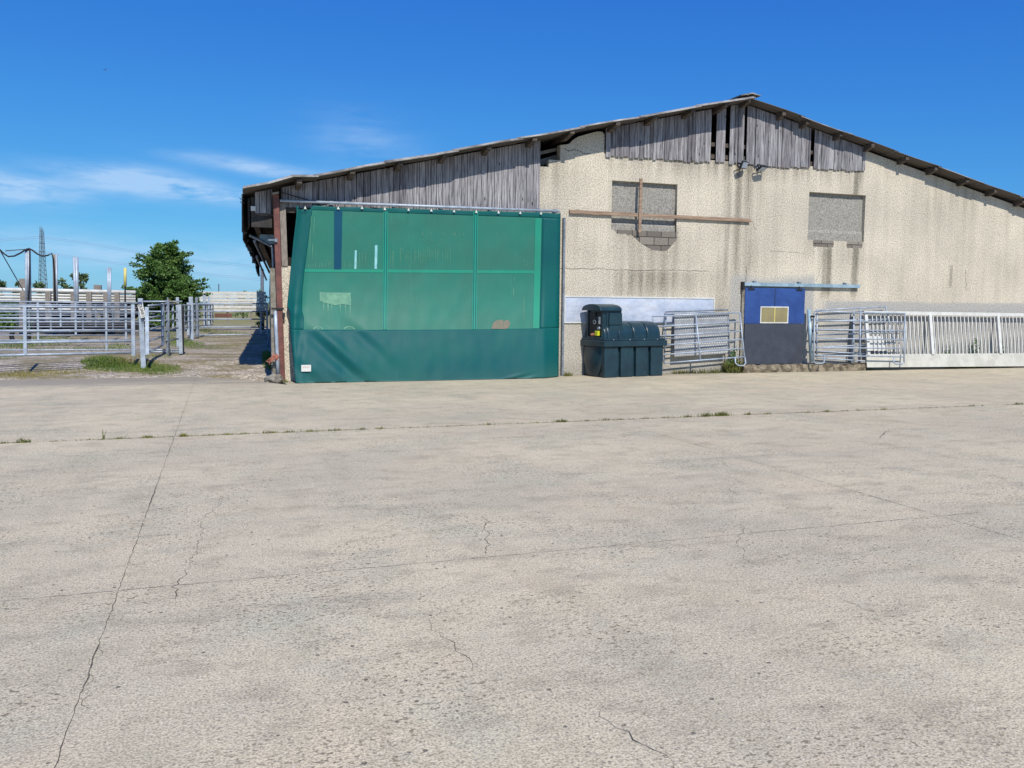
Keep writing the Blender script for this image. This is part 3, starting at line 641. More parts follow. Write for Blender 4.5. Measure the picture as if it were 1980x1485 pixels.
# sliding door with its rail and step
MB().box((13.36, -.10, 2.35), (17.24, -.02, 2.44)).build('door_rail', MSTEEL2, barn)
MB().box((13.34, -.11, 2.24), (13.40, -.01, 2.46)).build('rail_stop', MBLACK, barn)
for X in (13.75, 15.2, 16.75): MB().box((X-.04, -.08, 2.44), (X+.04, -.01, 2.49)).build('rail_bracket', MGALD, barn)
dr = bevel(MB().box((13.44, -.09, 1.33), (15.38, -.045, 2.30)).build('sliding_door', MBLUE, barn), .004); dr['label'] = 'blue and dark grey sliding door'
bevel(MB().box((13.455, -.088, .215), (15.375, -.043, 1.325)).build('lower_panel', MDGREY, dr), .004)
# door children live in barn-local coordinates: same origin as their parent
wx0, wx1, wz0, wz1 = 13.93, 14.84, 1.34, 1.80
MB().box((wx0+.03, -.100, wz0+.03), (wx1-.03, -.092, wz1-.03)).build('window_board', MOLIVE, dr)
MB().box((wx0, -.108, wz1-.03), (wx1, -.088, wz1)).box((wx0, -.108, wz0), (wx1, -.088, wz0+.03)).box((wx0, -.107, wz0+.03), (wx0+.03, -.089, wz1-.03)).box((wx1-.03, -.107, wz0+.03), (wx1, -.089, wz1-.03)).build('window_frame', MWHITE, dr)
MB().box((14.385, -.104, wz0+.03), (14.41, -.101, wz1-.03)).build('glazing_bar', MYEL, dr)
MB().box((14.385, -.0945, 1.81), (14.40, -.091, 2.29)).build('door_seam', MBLACK, dr)
MB().box((13.36, -.06, .2), (13.44, -.0, 2.33)).build('door_jamb', MCEM, barn)
for X in (13.62, 15.18): MB().box((X-.1, -.105, 2.24), (X+.1, -.092, 2.29)).box((X-.02, -.1, 2.28), (X+.02, -.08, 2.36)).build('door_hanger', MBLACK, dr)
def rough_box(a, b, amp, n_=30, seed=0):
    mb = MB(); xs = np.linspace(a[0], b[0], n_); rings = []
    vs = []; fs = []
    for i, x in enumerate(xs):
        for (y, z) in [(b[1], a[2]), (a[1], a[2]), (a[1], (a[2]+b[2])/2), (a[1]+.02, b[2]), (b[1], b[2])]:
            q = Vector((x*4, y*4+seed, z*5)); vs.append((x, y+amp*noise.noise(q) if y < b[1]-.001 else y, z+amp*.6*noise.noise(q+Vector((9,0,0))) if z > a[2]+.001 else z))
    for i in range(n_-1):
        for k in range(4): q = i*5+k; fs.append((q, q+1, q+6, q+5))
    fs.append((0,1,2,3,4)); fs.append(tuple((n_-1)*5+k for k in (4,3,2,1,0)))
    mb.v = vs; mb.f = fs; return mb
rough_box((13.3, -.32, -.02), (17.35, -.005, .20), .10, 110).build('door_step', MSTEP, barn)

# ------------------------------------------------------------------ curtain
cur = base('windbreak_curtain', 'large green translucent windbreak curtain hung on a rail over the barn doorway', 'curtain', (4.9, -.3, 0))
ytop = [(574,397),(577,398),(583,412),(590,413),(598,408),(604,397),(660,401),(700,400),(725,404),(745,402),(900,407),(1060,411),(1072,413),(1084,412)]
xleft = [(397,574),(420,573),(470,567),(520,562),(570,557),(592,555),(603,560),(625,560),(680,566),(742,572)]
xright = [(412,1084),(520,1083),(640,1081),(729,1080)]
ybot = [(572,742),(590,745),(612,747.5),(700,745),(745,741),(850,740),(930,737),(985,736),(1010,733),(1040,733),(1080,729)]
wl = [(405,604),(450,598),(500,592),(522,589),(560,585),(600,584),(615,588),(637,587)]
wtop = [(570,405),(604,406),(745,411),(920,417),(1048,421),(1085,423)]
wbot = [(560,637),(745,638),(920,637),(1043,635),(1082,634)]
def woff(x, y):
    ob = max(.16, min(.75, -G(x, lerp_pts(ybot, x)).y+.02)); t = sm(500, 745, y)**1.3
    o_ = .17+(ob-.17)*t
    o_ += .035*math.exp(-((x-572)/14)**2)*(1-t)
    # folds pulled from the lower left corner and pleats along the slack left edge
    d = (x-600)*.62-(y-640)*.78
    fold = (math.sin(d/9.5)+.5*math.sin(d/5.6+x*.02))*math.exp(-((x-655)/75)**2)*sm(600, 670, y)*(1-.6*sm(715, 745, y))
    o_ += .04*fold
    o_ += .03*math.sin((x-555)/6.5+y*.03)*math.exp(-((x-575)/16)**2)
    o_ += .012*math.sin(y/5.)*math.exp(-((x-572)/16)**2)*math.exp(-((y-608)/24)**2)
    o_ += .012*math.sin(x/16.)*math.exp(-(y-lerp_pts(ytop, x))/22) if y < 470 else 0
    o_ += .03*math.exp(-((x-1010)/26)**2)*math.exp(-((y-731)/7)**2)*math.sin((x+3*y)/7.)
    o_ += .02*noise.noise(Vector((x*.012, y*.008, 1)))+.008*noise.noise(Vector((x*.05, y*.03, 4)))
    return o_
def ruled(fa, fb, n_, m_, lift=0):       # fa, fb: s -> pixel
    vs = []; fs = []
    for j in range(m_+1):
        for i in range(n_+1):
            a, b = fa(i/n_), fb(i/n_); t = j/m_; x = a[0]+(b[0]-a[0])*t; y = a[1]+(b[1]-a[1])*t
            p = W(x, y, woff(x, y)+lift)
            if p.z < .012: p.z = .012+lift
            vs.append(p)
    for j in range(m_):
        for i in range(n_): q = j*(n_+1)+i; fs.append((q, q+1, q+n_+2, q+n_+1))
    return vs, fs
def L2(a, b): return lambda s: (a[0]+(b[0]-a[0])*s, a[1]+(b[1]-a[1])*s)
mb = MB()
mb.add(*ruled(lambda s: (574+510*s, lerp_pts(ytop, 574+510*s)), lambda s: (573+511*s, lerp_pts(wtop, 573+511*s)), 160, 4))
XLw, XRw = (lambda y: lerp_pts(wl, y)), (lambda y: lerp_pts([(421,1048),(635,1043)], y))
def tl(s): y = 405+232*s; return (lerp_pts(xleft, y), y)
def tw_(s): y = 405+232*s; return (lerp_pts(wl, y), y)
mb.add(*ruled(tl, tw_, 90, 12))
mb.add(*ruled(lambda s: (1048-5*s, 421+214*s), lambda s: (1084-2.7*s, 422.8+211.2*s), 60, 4))
mb.add(*ruled(lambda s: (560+521*s, lerp_pts(wbot, 560+521*s)), lambda s: (572+508*s, lerp_pts(ybot, 572+508*s)), 180, 34))
o = mb.build('border', MBAR, cur, smooth=True); so_ = o.modifiers.new('t', 'SOLIDIFY'); so_.thickness = .004
def wx(s, t):      # window param -> px
    y0 = lerp_pts(wtop, 604+444*s); y1 = lerp_pts(wbot, 587+456*s)
    y = y0+(y1-y0)*t; xl = lerp_pts(wl, 405+232*t); xr = 1048-5*t
    return (xl+(xr-xl)*s, y)
mb = MB(); mb.add(*ruled(lambda s: wx(s, 0), lambda s: wx(s, 1), 140, 70)) if False else None
vs = []; fs = []
for j in range(71):
    for i in range(141): x, y = wx(i/140, j/70); vs.append(W(x, y, woff(x, y)-.002))
for j in range(70):
    for i in range(140): q = j*141+i; fs.append((q, q+1, q+142, q+141))
mb.add(vs, fs); mb.build('window_film', MWIN, cur, smooth=True)['label'] = 'lighter green film window'
def pxstrip(name, a, b, w0, w1, mat, lift, parent=cur, vert=True, n_=40):
    mb = MB(); vs = []
    for i in range(n_+1):
        t = i/n_; x = a[0]+(b[0]-a[0])*t; y = a[1]+(b[1]-a[1])*t; ww = (w0+(w1-w0)*t)/2
        for s_ in (-1, 1):
            xx, yy = (x+s_*ww, y) if vert else (x, y+s_*ww); vs.append(W(xx, yy, woff(xx, yy)+lift))
    mb.add(vs, [(2*i, 2*i+1, 2*i+3, 2*i+2) for i in range(n_)]); return mb.build(name, mat, parent, smooth=True)
pxstrip('seam', (589,523), (1045,526), 6, 6, MSEAM, .004, vert=False, n_=90)
for xt, xb in ((746,744),(920,917)):
    pxstrip('seam', (xt, 409), (xb, 637), 9, 9, MSEAM, .007)
    for dx in (-2.2, 2.2): pxstrip('stitching', (xt+dx, 410), (xb+dx, 637), 1.2, 1.2, MSTRIP, .010)
pxstrip('seam', (1041,422), (1036.5,635), 12, 12, MSEAM, .007)
pxstrip('opening_strip', (654,406), (653,521), 16, 14, MSTRIP, .007)['label'] = 'dark blue opening behind the film, coloured onto its face'  # opening seen through the film, put into a flat blue strip
for (x, y0, y1, ww) in [(688,484,520,4),(727.5,474,520,5)]: pxstrip('daylight_strip', (x, y0), (x-1, y1), ww, ww, MPALE, .008)  # gaps of daylight seen through the film, coloured onto its face
rr = random.Random(3); mb = MB()
def scratch(x, y0, y1, ww, dx=0):
    vs = []; 
    for i in range(7):
        t = i/6; y = y0+(y1-y0)*t; xx = x+dx*t
        w2 = ww*(.3+.7*math.sin(math.pi*min(1, t+.15)))*.5
        for s_ in (-1, 1): vs.append(W(xx+s_*w2, y, woff(xx, y)+.009))
    mb.add(vs, [(2*i, 2*i+1, 2*i+3, 2*i+2) for i in range(6)])
for x in np.arange(596, 735, 4.3):
    if abs(x-654) < 10: continue
    if rr.random() < .8: scratch(x+rr.uniform(-1, 1), 520-rr.uniform(8, 12+(x-596)*.22), 519, .6)
for x in np.arange(751, 880, 3.6):
    if rr.random() < .75: scratch(x+rr.uniform(-1, 1), 478+rr.uniform(0, 8), 521-rr.uniform(0, 20), .6)
for _ in range(22): x = rr.uniform(812, 898); y = rr.choice([450, 462]); scratch(x, y, y+rr.uniform(4, 9), .5)
for (x, a, b) in [(602,418,440),(600,440,500),(608,420,460),(994,535,548),(993,556,582),(1013,574,634),(993,628,635),(635,574,610),(605,470,505)]: scratch(x, a, b, .9, -1.5 if x < 610 else 0)
for (x, y) in [(1013,502),(1017,510)]: scratch(x+2, y, y+5, 1.0, -3)
for (x, l_) in [(626,23),(634,20),(641,16),(658,22),(668,24),(677,30)]: scratch(x, 583, 583+l_, 1.6)
mb.build('scratches', MSCR, cur)
mb = MB(); ring = [(618,565),(640,565.5),(678,566),(679,590),(660,588),(648,590),(640,588),(628,586),(618,582)]
mb.add([W(x, y, woff(x, y)+.006) for x, y in ring], [tuple(range(len(ring)))]).build('lit_patch', MSCR, cur)['label'] = 'pale rectangular lit area coloured onto the film'  # lit area put into the colour as a flat patch on the film
for (x, y, r_) in [(615,637,10),(675,637,11)]:
    mb = MB(); vs = []
    for i in range(13):
        a = math.pi*i/12
        for q in (r_, r_*.72): xx, yy = x+q*math.cos(a), y-q*.55*math.sin(a); vs.append(W(xx, yy, woff(xx, yy)+.006))
    mb.add(vs, [(2*i, 2*i+1, 2*i+3, 2*i+2) for i in range(12)]).build('wheel_arc', MSCR, cur)  # wheels seen through the film, drawn as flat arcs on it
mb = MB(); ring = [(950,636),(953,625),(960,619),(970,618),(975,621),(982,618),(987,625),(984,633),(979,636)]
mb.add([W(x, y, woff(x, y)+.006) for x, y in ring], [tuple(range(len(ring)))]).build('brown_shape', MBRN, cur)  # brown outline laid flat on the film
for (x, y) in [(590,399.5)]+[(xx, lerp_pts(ytop, xx)-.5) for xx in (654,700,744,790,834,878,921,964,1006,1046)]:
    p = W(x, y+2, .21); MB().prism([p+Vector((-.03,0,-.03)), p+Vector((.03,0,-.03)), p+Vector((0,0,.04))], None, (0,-.006,0)).build('eyelet', MWHITE, cur)
def text_mesh(txt, size, M, mat, parent, name):
    cu = bpy.data.curves.new('t', 'FONT'); cu.body = txt; cu.size = size; cu.align_x = 'CENTER'; cu.align_y = 'CENTER'; cu.extrude = .001
    ob = bpy.data.objects.new('t', cu); COL.objects.link(ob); dg = bpy.context.evaluated_depsgraph_get()
    me = bpy.data.meshes.new_from_object(ob.evaluated_get(dg)); bpy.data.objects.remove(ob); bpy.data.curves.remove(cu)
    me.transform(M); me.materials.clear(); me.materials.append(mat); o = bpy.data.objects.new(name, me); COL.objects.link(o); o.parent = parent
    q = parent
    while q.parent is not None: q = q.parent
    if q.get('_world'): me.transform(Matrix.Translation(-q.location))
    return o
def stencil(cpt, rx=rad(90), rz=0, spin=0): return Matrix.Translation(cpt) @ Matrix.Rotation(rz, 4, 'Z') @ Matrix.Rotation(rx, 4, 'X') @ Matrix.Rotation(spin, 4, 'Z')
c_ = W(592, 712, woff(592, 712)+.03); cw = .105; chh = .073
lb = MB().box((c_.x-cw, c_.y-.002, c_.z-chh), (c_.x+cw, c_.y+.012, c_.z+chh)).build('care_label', MWHITE, cur); lb['label'] = 'small white printed label'
t_ = text_mesh('VW7', .07, stencil(Vector((c_.x, c_.y-.004, c_.z+.018))), MRINK, lb, 'print')
# the curtain rail belongs to the barn
p0, p1 = W(541, 388, .16), W(1082, 408.5, .16)
MB().tube([p0, p1], .032, 10).build('curtain_rail', MGALV, barn, smooth=True)
for x in (640, 762, 852, 948, 1040, 1073):
    p = W(x, 391+(x-600)*.036, .12); MB().box((p.x-.04, -.17, p.z-.05), (p.x+.04, -.03, p.z+.04)).build('rail_bracket', MGALD, barn)
MB().tube([W(545,372,.1), W(600,388,.14)], .01, 6).build('rail_wire', MBLACK, barn)
# side channel at right of the curtain
MB().box((8.10, -.10, 0), (8.15, -.0, 3.95)).build('edge_channel', MGALD, barn)

# ------------------------------------------------------------------ wall mounted objects
sh = base('foil_sheet', 'wide silver foil faced insulation sheet with white edging fixed to the wall behind the tank', 'sheet', (8.2, -.03, 1.35))
x0, x1, z0, z1 = 8.2, 12.5, 1.36, 1.985
vs = []; fs = []
for j in range(9):
    for i in range(61):
        x = x0+(x1-x0)*i/60; z = z0+(z1-z0)*j/8; e = min(1, min(i, 60-i)/2, min(j, 8-j)/1.); vs.append((x, -.018-e*.02*abs(noise.noise(Vector((x*1.6, z*3, 2)))), z))
for j in range(8):
    for i in range(60): q = j*61+i; fs.append((q, q+1, q+62, q+61))
MB().add(vs, fs).build('foil', MSHEET, sh, smooth=True)
MB().box((x0-.03, -.035, z1), (x1+.03, -.005, z1+.035)).box((x0-.03, -.033, z0-.03), (x1+.03, -.005, z0)).box((x0-.03, -.034, z0), (x0, -.006, z1)).box((x1, -.034, z0), (x1+.03, -.006, z1)).build('edging', MWHITE, sh)
a = P(1101, 409, -.045); b = P(1451, 426.5, -.045)
bm_ = base('timber_beam', 'long brown timber batten fixed level across the blocked window', 'beam', tuple(a))
mb = MB(); n_ = 26
for i in range(n_):
    pa, pb = a.lerp(b, i/n_), a.lerp(b, (i+1)/n_); j = .006*noise.noise(Vector((i*.5, 0, 0)))
    mb.bar(pa+Vector((0,0,j)), pb+Vector((0,0,j)), .06, .085+.012*noise.noise(Vector((i, 3, 0))))
mb.build('batten', MWB, bm_)
bt = base('timber_batten', 'short upright brown timber batten crossing the blocked window', 'batten', tuple(P(1237, 450, -.05)))
MB().bar(P(1239.5, 345, -.10), P(1236.5, 450, -.10), .075, .04, (0,1,0)).build('upright', MWB, bt)
def flood(px, py, lab, head_dx, tilt, yaw):
    o = base('floodlight', lab, 'floodlight', tuple(P(px, py-7, -.05)), 'floodlights under the gable boarding')
    c = P(px, py, -.22)
    R_ = Matrix.Rotation(yaw, 4, 'Z') @ Matrix.Rotation(tilt, 4, 'X')
    def tb(mb_): mb_.v = [tuple(c+(R_ @ Vector(v))) for v in mb_.v]; return mb_
    bevel(tb(MB().box((-.13, -.02, -.10), (.13, .035, .10))).build('housing', MBLACK, o), .01)
    tb(MB().box((-.105, -.028, -.078), (.105, -.021, .078))).build('glass', MGALV, o)
    tb(MB().box((-.15, .0, -.02), (-.132, .10, .02)).box((.132, .0, -.02), (.15, .10, .02)).box((-.15, .10, -.02), (.15, .115, .02))).build('bracket', MBLACK, o)
    MB().bar(c+Vector((0,.05,.03)), Vector((c.x, -.03, c.z+.05)), .04, .04).box((c.x-.05, -.05, c.z), (c.x+.05, -.006, c.z+.12)).build('wall_mount', MGALV, o)
    return o
flood(1439, 319, 'left of two small black floodlights on the wall below the boarding', 0, rad(25), rad(22))
flood(1474, 326, 'right of two small floodlights, tilted to face downwards', 0, rad(62), rad(14))
cb = base('light_cable', 'thin grey cable looping between the two floodlights', 'cable', tuple(W(1450, 316, .02)))
MB().tube([W(*p, .02) for p in [(1438,309),(1441,311),(1446,314),(1453,317),(1458,321),(1460,327),(1462,318),(1465,314)]], .009, 5).build('cable', MGALD, cb)
# ------------------------------------------------------------------ oil tank
tk = thing('oil_tank', 'dark green plastic bunded oil tank with hooded gauge cabinet standing by the wall', 'tank', (8.87, -.97, 0), rad(10.5)); tk.scale = (1, 1.1, 1)
def tp(name, mb_, mat=MTANK, bw=.018, smooth=False, parent=None):
    o = mb_.build(name, mat, parent or tk, smooth=smooth)
    if bw: bevel(o, bw, 3)
    return o
def frust(x0, x1, y0, y1, z0, z1, ix=0, iy=0):   # box narrowing toward its foot
    return MB().add([(x0+ix,y0+iy,z0),(x1-ix,y0+iy,z0),(x1-ix,y1-iy,z0),(x0+ix,y1-iy,z0),(x0,y0,z1),(x1,y0,z1),(x1,y1,z1),(x0,y1,z1)],
                    [(0,3,2,1),(4,5,6,7),(0,1,5,4),(1,2,6,5),(2,3,7,6),(3,0,4,7)])
core = frust(.03, 1.82, .07, .90, 0, .76, .02, .0)
tp('outer_tank', core, bw=.03)
for a, b in ((0,.42),(.50,.89),(.97,1.36),(1.44,1.85)): tp('front_rib', frust(a, b, .0, .12, .0, .77, .012, .0), bw=.022)
# moulded end: saddle lobes
mb = MB(); vs = []; n_ = 16
for j in range(9):
    z = .02+.73*j/8; half = .20+.20*math.sin(math.pi*.5*min(1, j/6)); cen = .48
    for i in range(n_+1):
        t = -1+2*i/n_; y = cen+half*t; x = .03-.085*math.cos(t*math.pi/2)**.6*(.35+.65*math.sin(math.pi*(j+.6)/9.5)); vs.append((x, y, z))
for j in range(8):
    for i in range(n_): q = j*(n_+1)+i; mb.f.append((q, q+1, q+n_+2, q+n_+1))
mb.v = vs; tp('end_lobe', mb, bw=0, smooth=True)
tp('flange', MB().box((-.05, -.05, .765), (1.93, .98, .915)), bw=.02)
tp('upper_flange', MB().box((-.02, -.02, .917), (1.87, .95, .965)), bw=.012)
def barrel(x0, x1, sc, z0=.965, hh=.43, yc=.465, hw=.43, dome=0):
    mb = MB(); xs = [x0, x0+.012, x0+.03]+list(np.linspace(x0+.06, x1-.06, 5))+[x1-.03, x1-.012, x1]; n_ = 22; vs = []
    for i, x in enumerate(xs):
        e = [.955, .985, .997][i] if i < 3 else ([.997, .985, .955][i-8] if i >= 8 else 1)
        if dome and i > 4: e *= 1-dome*((i-4)/6)**2.5
        for k in range(n_+1):
            a = math.pi*k/n_; ca, sa = math.cos(a), math.sin(a)
            vs.append((x, yc-hw*sc*e*math.copysign(abs(ca)**.8, ca), z0+hh*sc*e*abs(sa)**.8))
    m_ = n_+1
    fs = [(i*m_+k, i*m_+k+1, (i+1)*m_+k+1, (i+1)*m_+k) for i in range(len(xs)-1) for k in range(n_)]
    fs += [tuple(range(n_, -1, -1)), tuple((len(xs)-1)*m_+k for k in range(m_))]
    mb.v = vs; mb.f = fs; return mb
tp('inner_vault', barrel(.05, 1.70, .92), bw=0, smooth=True)
for a, b, dm in ((.12,.44,0),(.46,.90,0),(.92,1.33,0),(1.35,1.80,.10)): tp('top_section', barrel(a, b, 1.0, dome=dm), bw=0, smooth=False).data.shade_smooth()
tp('cabinet', MB().box((.06, .12, .965), (.10, .74, 1.66)).box((.1, .12, .965), (.60, .74, 1.66)), bw=.015)
tp('cabinet_side', MB().box((.02, .12, .965), (.06, .17, 1.66)).box((.02, .69, .965), (.06, .74, 1.66)).box((-.02,.14,.965),(.06,.72,1.0)), bw=.008)
tp('cabinet_front', frust(.20, .58, .075, .14, 1.30, 1.60, -.015, .0), bw=.015)
tp('cabinet_rib', MB().box((.14, .095, 1.0), (.18, .14, 1.60)), bw=.01)
tp('cabinet_apron', frust(.20, .60, .06, .2, 1.02, 1.29, -.03, -.0), bw=.02)
mb = MB(); xs = [-.10, -.08, .50, .56, .60]; n_ = 14; vs = []
for i, x in enumerate(xs):
    e = [1, 1.02, 1.02, .97, .86][i]
    for k in range(n_+1):
        a = math.pi*k/n_; vs.append((x, .43-.37*e*math.cos(a), 1.655+.16*e*math.sin(a)**.8))
m_ = n_+1; mb.v = vs; mb.f = [(i*m_+k, i*m_+k+1, (i+1)*m_+k+1, (i+1)*m_+k) for i in range(len(xs)-1) for k in range(n_)]+[tuple(range(n_, -1, -1)), tuple(4*m_+k for k in range(m_))]+[tuple(0 for _ in ())]
mb.f = [f for f in mb.f if f]; tp('hood', mb, bw=.006)
tp('gauge_recess', MB().box((.045, .18, 1.02), (.057, .68, 1.62)), MTANKD, 0)
ga = MB().tube([(.045, .45, 1.37), (.028, .45, 1.37)], .055, 20); g1 = tp('gauge', ga, MWHITE, 0)
tp('dial', MB().tube([(.028, .45, 1.37), (.024, .45, 1.37)], .034, 16), MTANKD, 0, parent=g1)
tp('gauge_label', MB().box((.036, .22, 1.32), (.044, .30, 1.50)), MWHITE, 0); tp('filler_cap', MB().tube([(.045,.26,1.22),(.0,.26,1.22)], .035, 14), MGALV, 0)
tp('valve_box', MB().box((-.03, .24, 1.03), (.04, .36, 1.15)), MYV, .012); tp('valve_fitting', MB().tube([(.0,.38,1.07),(-.03,.48,1.05)], .03, 10), MPINK, 0)
tp('switch_box', MB().box((.02, .40, 1.52), (.044, .55, 1.62)), MBLACK, .004)
for X in (.25, .75, 1.2, 1.62): tp('bolt', MB().tube([(X, -.02, .94), (X, -.032, .94)], .012, 8), MGALV, 0)

# ------------------------------------------------------------------ galvanised gates, feed barrier against the wall
def gate3(name, label, group, rails, stiles, r_=.021, mat=MGALV, feet=(), cat='gate', extra=None, rs=None, loc=None):
    """rails/stiles/feet: lists of point lists in world space"""
    o = base(name, label, cat, tuple(loc or rails[-1][0]), group)
    for p in rails: MB().tube(p, r_, 8).build('rail', mat, o, smooth=True)
    for p in stiles: MB().tube(p, rs or r_*1.15, 8).build('stile', mat, o, smooth=True)
    for p in feet: MB().tube(p, r_, 8).build('foot_loop', mat, o, smooth=True)
    return o
GW = 'galvanised gates leaning on the barn wall'
def ld(z, top=.16, bot=.52, h=1.6): return bot+(top-bot)*z/h      # how far a leaning gate stands off the wall
def lean(x, y, top, bot):
    o_ = (top+bot)/2
    for _ in range(10): p = P(x, y, -o_); o_ = bot+(top-bot)*min(max(p.z/1.55, 0), 1)
    return P(x, y, -o_)
def lgate(label, L_, R_, ys_l, ys_r, top, bot, feet=True, mids=(), r_=.019, mat=MGALV, topext=None):
    (xl0, yl0, xl1, yl1), (xr0, yr0, xr1, yr1) = L_, R_
    def xl(y): return xl0+(xl1-xl0)*(y-yl0)/(yl1-yl0)
    def xr(y): return xr0+(xr1-xr0)*(y-yr0)/(yr1-yr0)
    q = lambda x, y: lean(x, y, top, bot)
    rails = [[q(xl(a), a), q(xr(b), b)] for a, b in zip(ys_l, ys_r)]
    st = [[q(xl0, yl0), q(xl1, yl1)], [q(xr0, yr0), q(xr1, yr1)]]+[[q(a, b), q(c, d)] for a, b, c, d in mids]
    ft = []
    if feet:
        a = ys_l[-1]; b = ys_r[-1]
        ft = [[q(xl1, yl1-3), q(xl1+1, yl1), q(xl1+4, yl1+3), q(xl1+16, yl1+3), q(xl1+20, yl1), q(xl1+20, a+1)],
              [q(xr1, yr1-3), q(xr1-1, yr1), q(xr1-4, yr1+2), q(xr1-16, yr1+2), q(xr1-20, yr1-1), q(xr1-20, b+1)]]
    return gate3('cattle_gate', label, GW, rails, st, r_, mat, ft, loc=q(xl1, yl1))
lgate('galvanised six rail cattle gate leaning to the right of the blue door', (1575,601,1573.5,700), (1750,606,1748,702), [602,619,637,654,672,687], [606.5,623,640,657,674,690], .22, .62, mids=[(1664,597,1662.5,690)])
lgate('second galvanised gate behind, its top rail rising to the right', (1580,598,1579,690), (1712,592,1738,702), [600,621,648,672,679,692], [593,617,643,664,688,702], .12, .34, feet=False, mids=[(1651,600,1650,700)])
lgate('galvanised gate slanting up behind the tank and left of the door', (1262,616,1285,704), (1430.5,604,1440,700), [612,632,650,668,686,702], [604,622,640,656,673.5,690], .20, .55, feet=False, mids=[(1345.5,609,1354,696)])
lgate('darker galvanised gate frame partly hidden behind the studded plate', (1288,602,1284,700), (1408,603,1410,690), [603,628,655,680], [599,625,650,672], .10, .25, feet=False, mat=MGALD)
fl = base('gate_foot', 'bent tube foot loop at the lower right of the slanting gate', 'gate foot', tuple(lean(1430, 706, .2, .55)))
MB().tube([lean(*p, .2, .55) for p in [(1421,690),(1422,702),(1428,707),(1438,707),(1442,702),(1440,690)]], .019).build('loop', MGALV, fl, smooth=True)
# studded plate
pl = base('studded_plate', 'pale studded metal plate standing behind the slanting gate', 'metal plate', tuple(P(1304, 690, -.2)))
a, b, c, d = P(1304, 606, -.13), P(1407, 604, -.13), P(1407, 683, -.22), P(1304, 690, -.22)
MB().prism([a, b, c, d], None, (0, .025, 0)).build('plate', MPLATE, pl)
mb = MB(); nx_, nz_ = 22, 17
for j in range(nz_):
    if j % 4 == 3: continue
    for i in range(nx_):
        u, v = (i+.5+.5*(j % 2))/nx_, (j+.5)/nz_; p = (a.lerp(b, u)).lerp(d.lerp(c, u), v)
        r_ = .030; mb.add([p+Vector((-r_,-.001,0)), p+Vector((0,-.001,-r_*.8)), p+Vector((r_,-.001,0)), p+Vector((0,-.001,r_*.8)), p+Vector((0,-.022,.004))], [(0,1,4),(1,2,4),(2,3,4),(3,0,4)])
mb.build('studs', MWHITE, pl)
# blue-grey gate post (round top) by the door
gp = base('round_post', 'pale blue round steel post leaning on the wall right of the door', 'post', tuple(lean(1568, 702, .15, .4)))
MB().tube([P(1564, 598, -.16), P(1569, 700, -.30)], .055, 14).build('pipe', MSTEEL2, gp, smooth=True)
for y in (612, 640, 662, 681): MB().tube([P(1566+(y-600)*.04, y, -.2), P(1574+(y-600)*.04, y, -.36)], .028, 8).build('hinge_pin', MBLACK, gp)
# white feed barrier
fb = base('feed_barrier', 'long off white feed barrier with upright bars leaning against the right of the wall', 'feed barrier', (17.6, -.42, 0))
X0, X1 = 17.35, 26.4
def fbp(X, z, dy=0): return Vector((X, -(.42-.27*z/1.68)+dy, z))
MB().bar(fbp(X0, 1.655), fbp(X1, 1.60), .05, .10).build('top_rail', MWHITE, fb)
MB().prism([fbp(X0, .10), fbp(X1, .02), fbp(X1, .43), fbp(X0, .47)], None, (0, .03, 0)).build('bottom_board', MOFFW, fb)
posts = [17.42, 19.75, 22.37, 24.95]
for X in posts: MB().bar(fbp(X, .44, .0), fbp(X, 1.61, .0), .10, .06, (0,1,0)).build('post', MWHITE, fb)
mb = MB(); X = X0+.15
while X < X1:
    if all(abs(X-p) > .09 for p in posts): mb.bar(fbp(X, .40, .0), fbp(X, 1.60, .0), .026, .012, (0,1,0))
    X += .148
mb.build('bars', MWHITE, fb)['label'] = 'row of upright bars'
bk = base('white_bucket', 'white plastic sheet standing behind the bars at the left of the feed barrier', 'plastic sheet', (18.0, -.2, 0))
MB().prism([P(1677,650,-.24), P(1707,650,-.24), P(1713,678,-.28), P(1681,678,-.28)], None, (0,.03,0)).build('sheet', MWHITE, bk)
pp = base('grey_post', 'dark square steel post standing on the step between the gates', 'post', tuple(P(1650, 700, -.1)))
MB().bar(P(1649, 612, -.08), P(1646, 702, -.10), .07, .07, (0,1,0)).build('post', MGALD, pp)
bn = base('downpipe', 'pale grey downpipe beside the red steel post at the barn corner', 'pipe', tuple(GR(536, 722)))
MB().tube([P(532.5, 600, -.12), P(534, 640, -.13), P(536.5, 690, -.13), P(538, 724, -.13)], .042, 12).build('pipe', MGALV, bn, smooth=True)
tw = base('baler_twine', 'frayed pink baler twine knotted round the grey downpipe', 'twine', tuple(P(530, 690, -.18)))
mb = MB()
for _ in range(34):
    p = P(532, 689, -.19); q = [p+Vector((random.uniform(-.03,.06), random.uniform(-.02,.02), random.uniform(-.03,.03)))]
    for k in range(4): q.append(q[-1]+Vector((random.uniform(-.06,.03), random.uniform(-.02,.02), random.uniform(-.06,.035))))
    mb.tube(q, .006, 4)
mb.build('strands', MPINK, tw)
stn = base('rough_stone', 'rough lump of old concrete at the foot of the grey downpipe', 'stone', tuple(G(531, 738)))
bm = bmesh.new(); bmesh.ops.create_icosphere(bm, subdivisions=4, radius=1)
for v in bm.verts:
    n_ = noise.noise(v.co*1.7); v.co *= 1+.25*n_+.1*noise.noise(v.co*6); v.co = Vector((v.co.x*.21, v.co.y*.17, v.co.z*.12))
me = bpy.data.meshes.new('stone'); bm.to_mesh(me); bm.free(); me.materials.append(MCEM)
o = bpy.data.objects.new('lump', me); COL.objects.link(o); o.parent = stn; o.location = (0, 0, .05)

